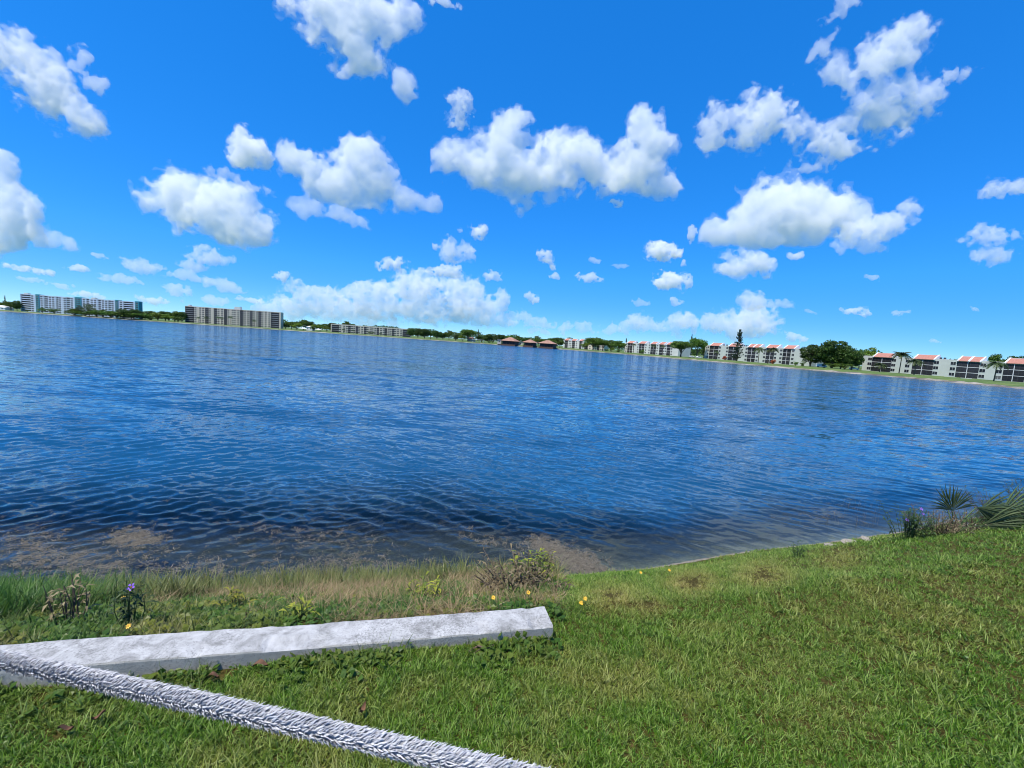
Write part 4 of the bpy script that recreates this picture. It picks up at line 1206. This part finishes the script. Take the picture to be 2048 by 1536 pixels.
take(edge_tall, 'bank_grass', 'tall green grass fringing the water behind the beam', tall, .45, 1.2, np.clip(.32-.5*green_left + .9*(pf-.5), 0, 1), .12)
take((bs_ > .3) & straw & (u < .25 + .35*(pf > .5)), 'dry_straw', 'matted brown straw on the bank behind the beam', strawk, .35, .9, rs.random(len(bx)))
take((bs_ > .4) & ~edge_tall & ((~straw & (u < .6)) | (u < .4)), 'bank_weeds', 'low leafy green weeds on the bank behind the beam', lowk, .7, 1.3, np.clip(pf-.2, 0, .8))

# broad leaves against the front of the beam
n = 900
s_ = -rs.uniform(0, 4.0, n); a_ = BW + np.abs(rs.normal(size=n))*.075 + .012
clump = n2(s_+20, a_*0, 2.2, 61) > .42
s_, a_ = s_[clump], a_[clump]
X = pb1.x + bdir.x*s_ + bnor.x*a_; Y = pb1.y + bdir.y*s_ + bnor.y*a_
scatter('beam_weeds', 'small round-leaved weeds growing along the front of the beam', 'weeds', [rosette('t', 460+i, 8, .018, .042, M_BROADW) for i in range(4)] + [tuft('t', 470, 6, .06, .13, .003, .005, 5, 40, .01, M_TALL, .6, 3)],
        np.stack([X, Y, near_z(X, Y)], -1), np.stack([rs.normal(size=len(X))*.3, rs.normal(size=len(X))*.3, rs.uniform(0, 6.28, len(X))], -1), rs.uniform(.6, 1.4, len(X)), rs.random(len(X))*.35, rs.integers(0, 5, len(X)))
# ================================================================ flowers, weeds, stones and litter near the water
M_STEM = simple_mat('green_stem', (.05,.09,.02), .7, .3, 20.0)
M_STEMB = simple_mat('brown_stem', (.11,.075,.05), .9, .3, 20.0)
M_PURPLE = simple_mat('purple_petal', (.22,.10,.55), .6, .15, 30.0)
M_YELLOW = simple_mat('yellow_petal', (.80,.46,.03), .6, .12, 40.0)
M_ORANGEC = simple_mat('flower_centre', (.35,.12,.01), .7, .2, 60.0)
M_DEADLEAF = simple_mat('dead_leaf', (.13,.062,.03), .8, .35, 25.0)
M_STONE = simple_mat('shore_stone', (.27,.24,.19), .9, .35, 6.0, .6)
M_LANCE = leaf_mat('lance_leaf', (.02,.045,.015), (.07,.12,.03))
M_FAN = leaf_mat('fan_palm_leaf', (.025,.05,.018), (.10,.14,.05), .2, .4)
M_YGLEAF = leaf_mat('yellow_green_leaf', (.10,.14,.015), (.30,.30,.03), .3)
M_DRYLEAF = leaf_mat('dry_leaf', (.085,.068,.035), (.24,.20,.11), .15, .8)
def leaf_blade(q, base, d, L, w, droop=.3, mi=0):
    d = Vector(d).normalized(); s = d.cross(Vector((0, 0, 1)))
    s = s.normalized() if s.length > 1e-3 else Vector((1, 0, 0))
    b = Vector(base); m = b + d*L*.5 + Vector((0, 0, L*.04)); e = b + d*L - Vector((0, 0, L*droop))
    q.add([b, m - s*w, m + s*w, e, m - Vector((0, 0, w*.35))], [(0, 1, 4), (0, 4, 2), (1, 3, 4), (4, 3, 2)], mi)
def flower(parent, loc, r, mat, name='flower', tilt=(0, 0, 0), petals=5, deep=.35):
    q = MB(); pts = []
    for k in range(petals):
        a0 = 2*math.pi*k/petals; da = math.pi/petals
        q.add([(0, 0, -r*deep), (r*.62*math.cos(a0-da*.8), r*.62*math.sin(a0-da*.8), 0), (r*math.cos(a0-da*.35), r*math.sin(a0-da*.35), r*.08), (r*math.cos(a0+da*.35), r*math.sin(a0+da*.35), r*.08), (r*.62*math.cos(a0+da*.8), r*.62*math.sin(a0+da*.8), 0)], [(0, 1, 2, 3, 4)])
    o = q.obj(name, mat, parent, loc=loc); o.rotation_euler = tilt
    q = MB(); q.tube([(0, 0, -r*deep*.6), (0, 0, r*.02)], [r*.22, r*.16], 8); q.obj('flower_centre', M_ORANGEC, o)
    return o
TO_CAM = (R(50), 0, 0)
def ruellia(label, px, py, h, wdt, nst, seed, flowers=(), mats=(None, None), name='flowering_weed', z=None, dry=0.0):
    p = on_lawn(px, py); rs_ = random.Random(seed)
    root = empty(name, p); tag(root, label, 'plant', 'weedy plants by the water')
    q = MB(); lf = MB(); tips = []
    for i in range(nst):
        a = rs_.uniform(0, 6.28); sp = rs_.uniform(.05, 1)*wdt*.5; hh_ = h*rs_.uniform(.5, 1)
        b = Vector((math.cos(a)*sp*.45, math.sin(a)*sp*.45, -.03)); t = Vector((math.cos(a)*sp, math.sin(a)*sp, hh_)); m = b.lerp(t, .5) + Vector((rs_.gauss(0, .012), rs_.gauss(0, .012), .02))
        q.tube([b, m, t], [.0035, .003, .0018], 5); tips.append(t)
        nl = int(hh_/.028)
        for j in range(nl):
            if rs_.random() < dry: continue
            f = (j+1.5)/(nl+1); c = b.lerp(m, f*2) if f < .5 else m.lerp(t, f*2-1)
            an = rs_.uniform(0, 6.28); leaf_blade(lf, c, (math.cos(an), math.sin(an), rs_.uniform(0, .6)), rs_.uniform(.045, .11), rs_.uniform(.006, .012), .3)
    q.obj('stems', mats[1] or M_STEM, root); lf.obj('leaves', mats[0] or M_LANCE, root)
    for (fx, fy) in flowers:
        w = at_y(fx, fy, p.y); loc = w - p
        q = MB(); nb = min(tips, key=lambda t: (t-loc).length); q.tube([nb, loc.lerp(nb, .3) + Vector((0, 0, -.01)), loc - Vector((0, 0, .01))], [.002, .0018, .0018], 5); q.obj('flower_stalk', M_STEM, root)
        flower(root, loc, .024, M_PURPLE, 'purple_flower', TO_CAM)
    return root
ruellia('tall thin weed with one purple flower left of the others, behind the beam', 262, 1252, .36, .22, 9, 3, flowers=[(262, 1174)])
ruellia('dry twiggy weed at the far left of the bank', 140, 1245, .34, .30, 14, 4, mats=(M_DRYLEAF, M_STEMB), dry=.55)
ruellia('leafy weed with dark narrow leaves and purple flowers at the right shore', 1822, 1073, .48, .8, 60, 5, flowers=[(1843, 1018), (1846, 1028), (1814, 1040)], dry=.1)
ruellia('bushy brown-stemmed weed beside the fan palm on the right shore', 1880, 1066, .36, .95, 80, 6, mats=(M_DRYLEAF, M_STEMB), dry=.3)
ruellia('low thin weed on pale stones between the fan palm and the lawn', 1940, 1056, .36, .8, 60, 7, mats=(M_LANCE, M_STEMB), dry=.5)
ruellia('dense dark weed clump at the right edge of the shore', 2015, 1045, .55, 1.3, 110, 8, flowers=[(1994, 1030)], mats=(M_LANCE, M_STEMB), dry=.15)
ruellia('second dark weed clump cut by the right edge of the picture', 2085, 1030, .65, 1.3, 110, 18, mats=(M_LANCE, M_STEMB), dry=.15)
ruellia('small lone sprig on the lawn edge near the middle of the right shore', 1596, 1106, .20, .24, 9, 9)
ruellia('yellowish leafy weed touching the back of the beam', 605, 1238, .12, .24, 16, 10, mats=(M_YGLEAF, None), name='leafy_weed')
ruellia('yellow-green leafy weed in the straw left of the beam middle', 478, 1215, .15, .26, 16, 11, mats=(M_YGLEAF, None), name='leafy_weed')
ruellia('yellow-green leafy weed in the grass right of the beam middle', 850, 1195, .16, .30, 18, 12, mats=(M_YGLEAF, None), name='leafy_weed')
ruellia('rounded dry shrub with yellowish tips beyond the end of the beam', 1040, 1178, .22, .95, 80, 13, mats=(M_DRYLEAF, M_STEMB), name='dry_shrub')
ruellia('yellow-leaved sprigs on top of the dry shrub', 1072, 1168, .34, .5, 16, 14, mats=(M_YGLEAF, M_STEMB), name='leafy_weed')
def yellow_flower(label, px, py, h=.09, n=1):
    p = on_lawn(px, py + 12*n)
    root = empty('yellow_flower', p); tag(root, label, 'flower', 'yellow flowers in the grass')
    q = MB(); q.tube([(0, 0, -.02), (.004, 0, h*.6), (0, 0, h-.004)], [.002, .0018, .0015], 5); q.obj('stem', M_STEM, root)
    flower(root, (0, 0, h), .0145, M_YELLOW, 'petals', (R(35), R(10), 0), 8, .12)
yellow_flower('lower left of the paired yellow flowers beside the beam end', 1160, 1219)
yellow_flower('upper right of the paired yellow flowers beside the beam end', 1168, 1210)
yellow_flower('yellow flower directly behind the right end of the beam', 1055, 1196)
yellow_flower('yellow flower behind the beam, second from its right end', 985, 1208)
yellow_flower('tiny yellow flower at the lawn edge by the water', 1281, 1138, .07)
yellow_flower('tiny yellow flower right of its neighbour at the lawn edge', 1338, 1135, .07)
yellow_flower('orange-yellow flower among the weeds at far left', 247, 1207, .12)
yellow_flower('small yellow flower close against the back of the beam at left', 257, 1262, .07)
def dead_leaf(label, px, py, L, rz, name='dead_leaf'):
    p = on_lawn(px, py) + Vector((0, 0, .045))
    n = 7; q = MB(); v = []
    for i in range(n):
        f = i/(n-1); w = L*.24*math.sin(math.pi*f)**.8
        zz = .012*math.sin(f*5+px) 
        v += [(L*(f-.5), -w, zz+.012), (L*(f-.5), 0, zz), (L*(f-.5), w, zz+.010)]
    q.add(v, [(3*i+j, 3*i+3+j, 3*i+4+j, 3*i+1+j) for i in range(n-1) for j in range(2)])
    o = q.obj(name, M_DEADLEAF, smooth=True, loc=p, rz=rz); tag(o, label, 'leaf', 'dead leaves on the lawn')
dead_leaf('curled brown dead leaf nearest the bottom left corner', 133, 1478, .05, R(30))
dead_leaf('rusty dead leaf below the rope at left', 198, 1452, .045, R(35))
dead_leaf('brown dead leaf against the front of the beam', 521, 1347, .07, R(15))
dead_leaf('small orange dead leaf on bare soil in front of the beam', 427, 1371, .05, R(20))
dead_leaf('faded dead leaf just above the rope near the bottom centre', 725, 1437, .045, R(80))
p = on_lawn(962, 1306); q = MB()
q.tube([(-.07, -.02, .02), (-.02, .008, .035), (.03, .0, .03), (.07, .02, .04)], [.003, .006, .005, .002], 7); q.tube([(.0, 0, .03), (-.035, -.03, .022)], [.004, .002], 6)
tag(q.obj('dead_twig', M_STEMB, smooth=True, loc=p), 'short dark twig lying before the right end of the beam', 'twig')

# fan palm at the right shore
def fan_palm():
    p = on_lawn(1905, 1062); root = empty('fan_palm', p); tag(root, 'dark young fan palm with long leaning fronds on the right shore', 'palm')
    def fan(hub, axis, up, n, L, w, spread, seed):
        rs_ = random.Random(seed); hub = Vector(hub); ax = Vector(axis).normalized(); up = Vector(up).normalized(); q = MB()
        nr = ax.cross(up)
        for k in range(n):
            a = (k/(n-1)-.5)*spread; d = ax*math.cos(a) + up*math.sin(a) + nr*rs_.gauss(0, .06)
            l = L*rs_.uniform(.82, 1.05)*(1-.12*abs(k/(n-1)-.5)*2); s = d.cross(nr).normalized()
            e = hub + d*l - Vector((0, 0, .10*l)); m = hub + d*l*.5
            q.add([hub, m - s*w, m + s*w, e, m + nr*w*.5], [(0, 1, 4), (0, 4, 2), (1, 3, 4), (4, 3, 2)])
        f = q.obj('frond', M_FAN, root); st = MB(); st.tube([(0, 0, 0), tuple(hub*.6 + Vector((0, 0, .03))), tuple(hub)], [.012, .009, .006], 6); st.obj('frond_stalk', M_STEM, f)
    k = p.y/F_PX
    fan((-.05, 0, .36), (-.25, -.1, 1), (-1, .1, -.2), 17, .48, .013, 2.5, 1)
    fan((.35, .05, .42), (1, .1, -.32), (.2, 0, 1), 15, 1.15, .016, .8, 2)
    fan((.5, .2, .25), (1, .2, -.05), (.1, .2, 1), 15, 1.1, .018, 1.2, 3)
    fan((.3, -.1, .2), (.9, -.5, .25), (-.2, .2, 1), 13, .8, .015, 1.4, 4)
    fan((.9, .2, .3), (1, -.1, .3), (-.3, .2, 1), 13, .9, .016, 1.6, 5)
    fan((.1, .2, .3), (.2, .2, 1), (1, .0, -.3), 11, .5, .012, 1.4, 6)
fan_palm()

# pale stones along the waterline
def stone_mesh(seed):
    rs_ = np.random.default_rng(seed); bm = bmesh.new(); bmesh.ops.create_icosphere(bm, subdivisions=2, radius=1)
    ph = rs_.uniform(0, 6, 6)
    for v in bm.verts:
        c = v.co; k = 1 + .18*math.sin(2.3*c.x+ph[0]) + .15*math.sin(3.1*c.y+ph[1]) + .12*math.sin(4*c.z+ph[2]+2*c.x); v.co = c*k
    me = bpy.data.meshes.new('stone'); bm.to_mesh(me); bm.free(); me.materials.append(M_STONE); return me
SM = [stone_mesh(i) for i in range(4)]
rs_ = random.Random(31)
for i, (px, py, sz) in enumerate([(1668,1081,.14),(1702,1077,.18),(1740,1072,.16),(1950,1045,.3)]):
    w = on_lawn(px, py); o = obj('shore_stone', SM[i % 4], loc=(w.x, w.y, max(w.z, -.03) - sz*.03), rz=rs_.uniform(0, 6))
    o.scale = (sz*rs_.uniform(.8, 1.2), sz*rs_.uniform(.55, .9), sz*.16); tag(o, f'{ORD[i]} pale flat stone from the left along the right-hand waterline', 'stone', 'pale stones along the waterline')

# floating weed and algae
M_ALGAE = blade_mat('floating_weed', [(.075,.066,.052), (.15,.135,.108), (.25,.23,.185)], [(.05,.043,.032), (.11,.092,.068), (.21,.18,.13)], .05, .8)
flake = [tuft('t', 600+i, 7, .04, .11, .006, .014, 80, 92, .03, M_ALGAE, .1, 2) for i in range(4)]
rr_ = np.random.default_rng(8)
P_, W_ = [], []
def patch(cx, cy, rx, ry, n, rot=0, thin=0.0):
    for _ in range(n):
        a, b = rr_.normal()*.5, rr_.normal()*.5
        c_, s_ = math.cos(R(rot)), math.sin(R(rot))
        w = at_z(cx + rx*(a*c_-b*s_*ry/rx), cy + rx*a*s_ + ry*b*c_, .012)
        if near_s(np.array([w.x]), np.array([w.y]))[0] < .15: P_.append((w.x, w.y, .014)); W_.append(rr_.uniform(.5, 1.1))
patch(1155, 1124, 72, 24, 750, 22); patch(1095, 1092, 40, 16, 260, 20)
patch(270, 1075, 55, 20, 330); patch(180, 1120, 190, 45, 300); patch(420, 1135, 330, 36, 250); patch(620, 1075, 190, 30, 150, 8); patch(60, 1095, 110, 60, 260); patch(720, 1130, 170, 24, 160); patch(1000, 1085, 120, 20, 110, 15); patch(1650, 1030, 110, 25, 60)
n = len(P_)
scatter('floating_weed', 'tan mats of dead weed and algae floating in the shallows', 'water weed', flake, np.array(P_), np.stack([rr_.normal(size=n)*.06, rr_.normal(size=n)*.06, rr_.uniform(0, 6.28, n)], -1), np.array(W_), rr_.random(n), rr_.integers(0, 4, n))
reed = [tuft('t', 620+i, 3, .12, .28, .003, .004, 2, 18, .03, M_ALGAE, .2, 3) for i in range(3)]
n = 70
RP = [at_z(rr_.uniform(1650, 1760), rr_.uniform(1000, 1060), -.02) for _ in range(n)]
scatter('reed_stems', 'thin bare reed stems standing in the water near the right shore', 'reeds', reed, np.array([tuple(p) for p in RP]), np.stack([rr_.normal(size=n)*.1, rr_.normal(size=n)*.1, rr_.uniform(0, 6.28, n)], -1), rr_.uniform(.5, 1.1, n), rr_.random(n), rr_.integers(0, 3, n))
# ================================================================ clouds
import openvdb
def cloud_mat(name, sigma):
    m = bpy.data.materials.new(name); m.use_nodes = True
    nt = m.node_tree; nt.nodes.clear()
    o = nd(nt, 'ShaderNodeOutputMaterial')
    v = nd(nt, 'ShaderNodeVolumeScatter')
    v.inputs['Color'].default_value = (1, 1, 1, 1)
    v.inputs['Density'].default_value = sigma
    v.inputs['Anisotropy'].default_value = 0.0
    nt.links.new(v.outputs[0], o.inputs['Volume'])
    return m
_cm = {}
def cloud(lobes, dist, seed, amp=0.55, soft=20.0, vox=3.0, thick=0.8, base=1.0, nf=70.0, gain=0.56, bias=0.0, veil=0.16):
    """lobes: (px, py, rx, ry, rot) ellipses of the outline; dist: metres away; soft: free path in pixels"""
    s = dist / F_PX                                   # metres per pixel at that distance
    L = []
    for (px, py, rx, ry, *rot) in lobes:
        p = at_y(px, py, dist)
        L.append((p.x, p.z, rx*s, ry*s, R(-(rot[0] if rot else 0)) - ROLL))
    m = max(max(l[2], l[3]) for l in L)
    big = max(min(l[2], l[3]) for l in L)
    x0 = min(l[0]-max(l[2], l[3])*1.25 for l in L); x1 = max(l[0]+max(l[2], l[3])*1.25 for l in L)
    z0 = min(l[1]-max(l[2], l[3])*1.25 for l in L); z1 = max(l[1]+max(l[2], l[3])*1.25 for l in L)
    ty = big*thick*1.35
    h = vox*s
    n = [max(8, int((x1-x0)/h)), max(8, int(2*ty/h)), max(8, int((z1-z0)/h))]
    X = np.linspace(x0, x1, n[0], dtype=np.float32)[:, None, None]
    Y = np.linspace(-ty, ty, n[1], dtype=np.float32)[None, :, None]
    Z = np.linspace(z0, z1, n[2], dtype=np.float32)[None, None, :]
    fr = [(x1-x0)/(nf*s), 2*ty/(nf*s), (z1-z0)/(nf*s)]
    # warp the field so that lobes lose their ellipse outline
    wx = fbm(n, [f*0.8 for f in fr], 3, seed+101)*nf*s*0.45
    wz = fbm(n, [f*0.8 for f in fr], 3, seed+202)*nf*s*0.38
    F = np.full(n, -9.0, dtype=np.float32)
    for (cx, cz, rx, rz, ro) in L:
        c_, s_ = math.cos(ro), math.sin(ro)
        dx, dz = X + wx - cx, Z + wz - cz
        a = (dx*c_ + dz*s_)/rx
        b = (-dx*s_ + dz*c_)/rz
        b = np.where(b < 0, b*base, b)
        yy = Y/(min(rx, rz)*thick)
        r = np.sqrt(a*a + b*b + yy*yy)
        g = 1.0 - r
        F = np.maximum(F, g) + 0.12*np.exp(-((F-g)/0.25)**2)*(F > -5)
    N = fbm(n, [f*1.6 for f in fr], 6, seed, gain)
    B = 1.0 - np.abs(fbm(n, [f*2.2 for f in fr], 4, seed+7, 0.55))*2.4      # billows
    D = F + amp*(0.75*N + 0.42*(B-0.45)) - 0.06 + bias
    D[0] = D[-1] = -1; D[:, 0] = D[:, -1] = -1; D[:, :, 0] = D[:, :, -1] = -1
    g = openvdb.FloatGrid(-1.0)
    g.copyFromArray(np.ascontiguousarray(D, dtype=np.float32))
    ctr = np.array([(x0+x1)/2, 0, (z0+z1)/2]); root = None
    for nm, iso, sf in (('cloud', 0.0, soft), ('cloud_veil', -veil, soft*4.5)):
        pts, _tri, quads = g.convertToPolygons(iso)
        pts = np.asarray(pts); quads = np.asarray(quads)
        if len(quads) == 0: continue
        pts = pts*np.array([(x1-x0)/(n[0]-1), 2*ty/(n[1]-1), (z1-z0)/(n[2]-1)]) + np.array([x0, -ty, z0])
        key = round(sf*s, 1)
        if key not in _cm: _cm[key] = cloud_mat('cloud_vapour', 1.0/(sf*s))
        me = mesh_np(nm, pts-ctr, quads[:, ::-1], [_cm[key]], smooth=True)
        if root is None:
            root = obj(nm, me, loc=(ctr[0], dist, ctr[2])); tag(root, kind='structure')
        else: obj(nm, me, root)
    return root
def auto_dist(lobes):
    b = max(l[1]+.6*l[3] for l in lobes); px = sum(l[0] for l in lobes)/len(lobes)
    return min(14000.0, max(1700.0, 800.0*F_PX/max(20.0, hz(px)-b)))
BIG = dict(amp=1.0, nf=64, bias=-.03, soft=26, gain=.62, vox=2.6, thick=.46, veil=.13)
WISP = dict(amp=1.45, nf=50, bias=-.10, soft=30, gain=.68, vox=2.6, thick=.5, veil=.16)
FAINT = dict(amp=1.15, nf=30, bias=.06, soft=26, vox=1.9, gain=.64, thick=.6, veil=.13)
SMALL = dict(amp=1.2, nf=24, bias=-.05, soft=12, vox=1.7, gain=.66, thick=.6, veil=.14)
CLOUDS = [
 (BIG, [(705,15,118,46),(680,68,72,42),(735,108,46,42),(788,172,36,28,25),(800,35,30,40)]),
 (WISP, [(30,110,65,40,25),(105,180,85,42,25),(165,218,45,26,20)]),
 (WISP, [(160,118,16,26,-30),(190,165,22,14,30)]),
 (BIG, [(0,375,30,62),(20,425,52,46),(55,465,70,26,12),(118,486,40,12,8),(0,470,60,30)]),
 (BIG, [(365,395,72,50,20),(430,418,85,46,15),(505,440,45,40,30),(318,400,45,26),(295,398,26,20)]),
 (WISP, [(480,358,60,16,8)]),
 (SMALL|dict(nf=34,soft=20,vox=2.6), [(500,300,38,30),(488,318,22,18)]),
 (BIG, [(600,332,55,32,20),(665,360,66,36),(722,314,52,42),(752,352,66,32),(808,384,52,24,30),(845,404,34,16),(705,392,62,22)]),
 (BIG|dict(soft=32), [(618,424,48,20,10),(690,432,46,22,18)]),
 (WISP|dict(nf=26,vox=2.2,soft=24), [(920,218,22,32,-10)]),
 (BIG, [(1012,272,44,46),(972,326,78,46),(1060,338,84,48),(1132,310,58,44),(1195,338,52,38),(1020,378,62,18),(1112,388,26,14),(912,328,28,22),(882,335,18,16)]),
 (BIG, [(1302,272,44,44),(1282,330,50,42),(1338,368,26,26),(1250,345,40,26)]),
 (WISP|dict(soft=34), [(1805,80,42,40,-40),(1760,122,56,28,-35),(1680,150,42,20,20),(1790,180,70,24,-20),(1845,190,40,20,-15)]),
 (WISP|dict(soft=28), [(1760,238,90,28,-18),(1635,268,70,28,10),(1695,298,60,24,-20),(1640,332,42,12)]),
 (WISP, [(1430,270,26,42,-15),(1458,248,34,24,-45),(1530,235,46,46,-30),(1500,272,30,26)]),
 (WISP, [(1682,28,32,13,-45),(1650,88,30,14,-58),(1695,5,22,12)]),
 (BIG|dict(base=1.3,amp=.65), [(1580,420,90,56),(1640,430,85,56,10),(1500,455,70,38,-15),(1452,470,42,28),(1555,468,105,32),(1700,445,45,28)]),
 (WISP|dict(soft=30), [(1762,455,60,28,-20),(1802,430,35,20,-30),(1720,486,46,14,-5)]),
 (SMALL|dict(nf=34,soft=22,vox=2.6), [(1485,530,52,22),(1508,518,30,18)]),
 (WISP|dict(vox=2.2,nf=30), [(1980,472,56,16,-8),(1985,510,38,18,-10)]),
 (WISP|dict(vox=2.2,nf=30), [(2030,370,55,18,-15),(1990,388,25,9)]),
 (WISP|dict(vox=2.2,nf=26), [(1920,150,36,13,-12)]),
 (WISP|dict(vox=2.2,nf=26,soft=26), [(905,500,26,22,20),(936,506,18,18)]),
 (SMALL, [(895,541,36,13)]),
 (FAINT, [(1505,600,26,18),(1550,604,40,9)]),
 (FAINT, [(1512,640,45,25),(1440,650,32,18),(1490,655,36,20)]),
 (FAINT, [(840,580,46,30),(760,582,50,22),(700,592,46,18),(780,618,80,22),(860,615,70,24)]),
 (FAINT, [(920,582,40,26),(945,612,60,24),(1000,602,18,32),(985,638,50,14),(1060,640,45,10)]),
 (FAINT, [(620,586,50,17),(600,610,56,18),(665,612,66,20),(550,622,46,14),(700,632,90,14)]),
 (FAINT, [(1285,645,26,16),(1260,656,20,10),(1332,655,40,12),(1366,645,26,20)]),
 (FAINT, [(1130,652,13,12),(1176,656,26,8),(1230,656,15,9)]),
 (FAINT, [(410,512,32,16),(442,522,25,9),(385,536,30,9)]),
 (FAINT, [(285,527,38,13)]), (FAINT, [(250,563,45,9),(222,560,25,8)]), (FAINT, [(370,552,45,9)]), (FAINT, [(450,573,40,11),(470,578,20,8)]),
 (FAINT, [(350,582,26,11),(430,600,30,9)]),
]
SMALLS = [(60,540,46,9),(170,590,40,7),(90,600,36,6),(310,600,34,8),(500,600,26,7),(195,512,18,6),(1075,665,30,6),(1590,672,26,7),(1450,690,20,5),(1280,606,18,5),(1620,628,14,4),(1950,620,18,4),(1325,503,32,18),(1340,560,36,17),(1095,517,20,13,20),(1178,553,26,9),(1105,556,14,7),(1063,593,14,10),(1190,521,18,6),(1238,532,18,5),(1355,600,13,7),(1365,528,9,7),
 (1745,557,15,5),(1716,622,32,9),(1802,625,16,6),(1872,684,18,5),(785,530,30,13),(960,463,22,15,20),(986,549,18,9),(917,457,8,6),(872,492,8,7),(565,553,18,10),(155,537,26,7),(1232,408,14,8),(1384,470,8,18),(1590,510,16,8),(880,4,36,8),(120,572,30,5),(60,560,40,5)]
for i, (kw, lobes) in enumerate(CLOUDS): cloud(lobes, auto_dist(lobes), 300+i*7, **kw)
for i, l in enumerate(SMALLS): cloud([l], auto_dist([l]), 900+i*5, **(SMALL if min(l[2], l[3]) > 6 else SMALL|dict(soft=18)))
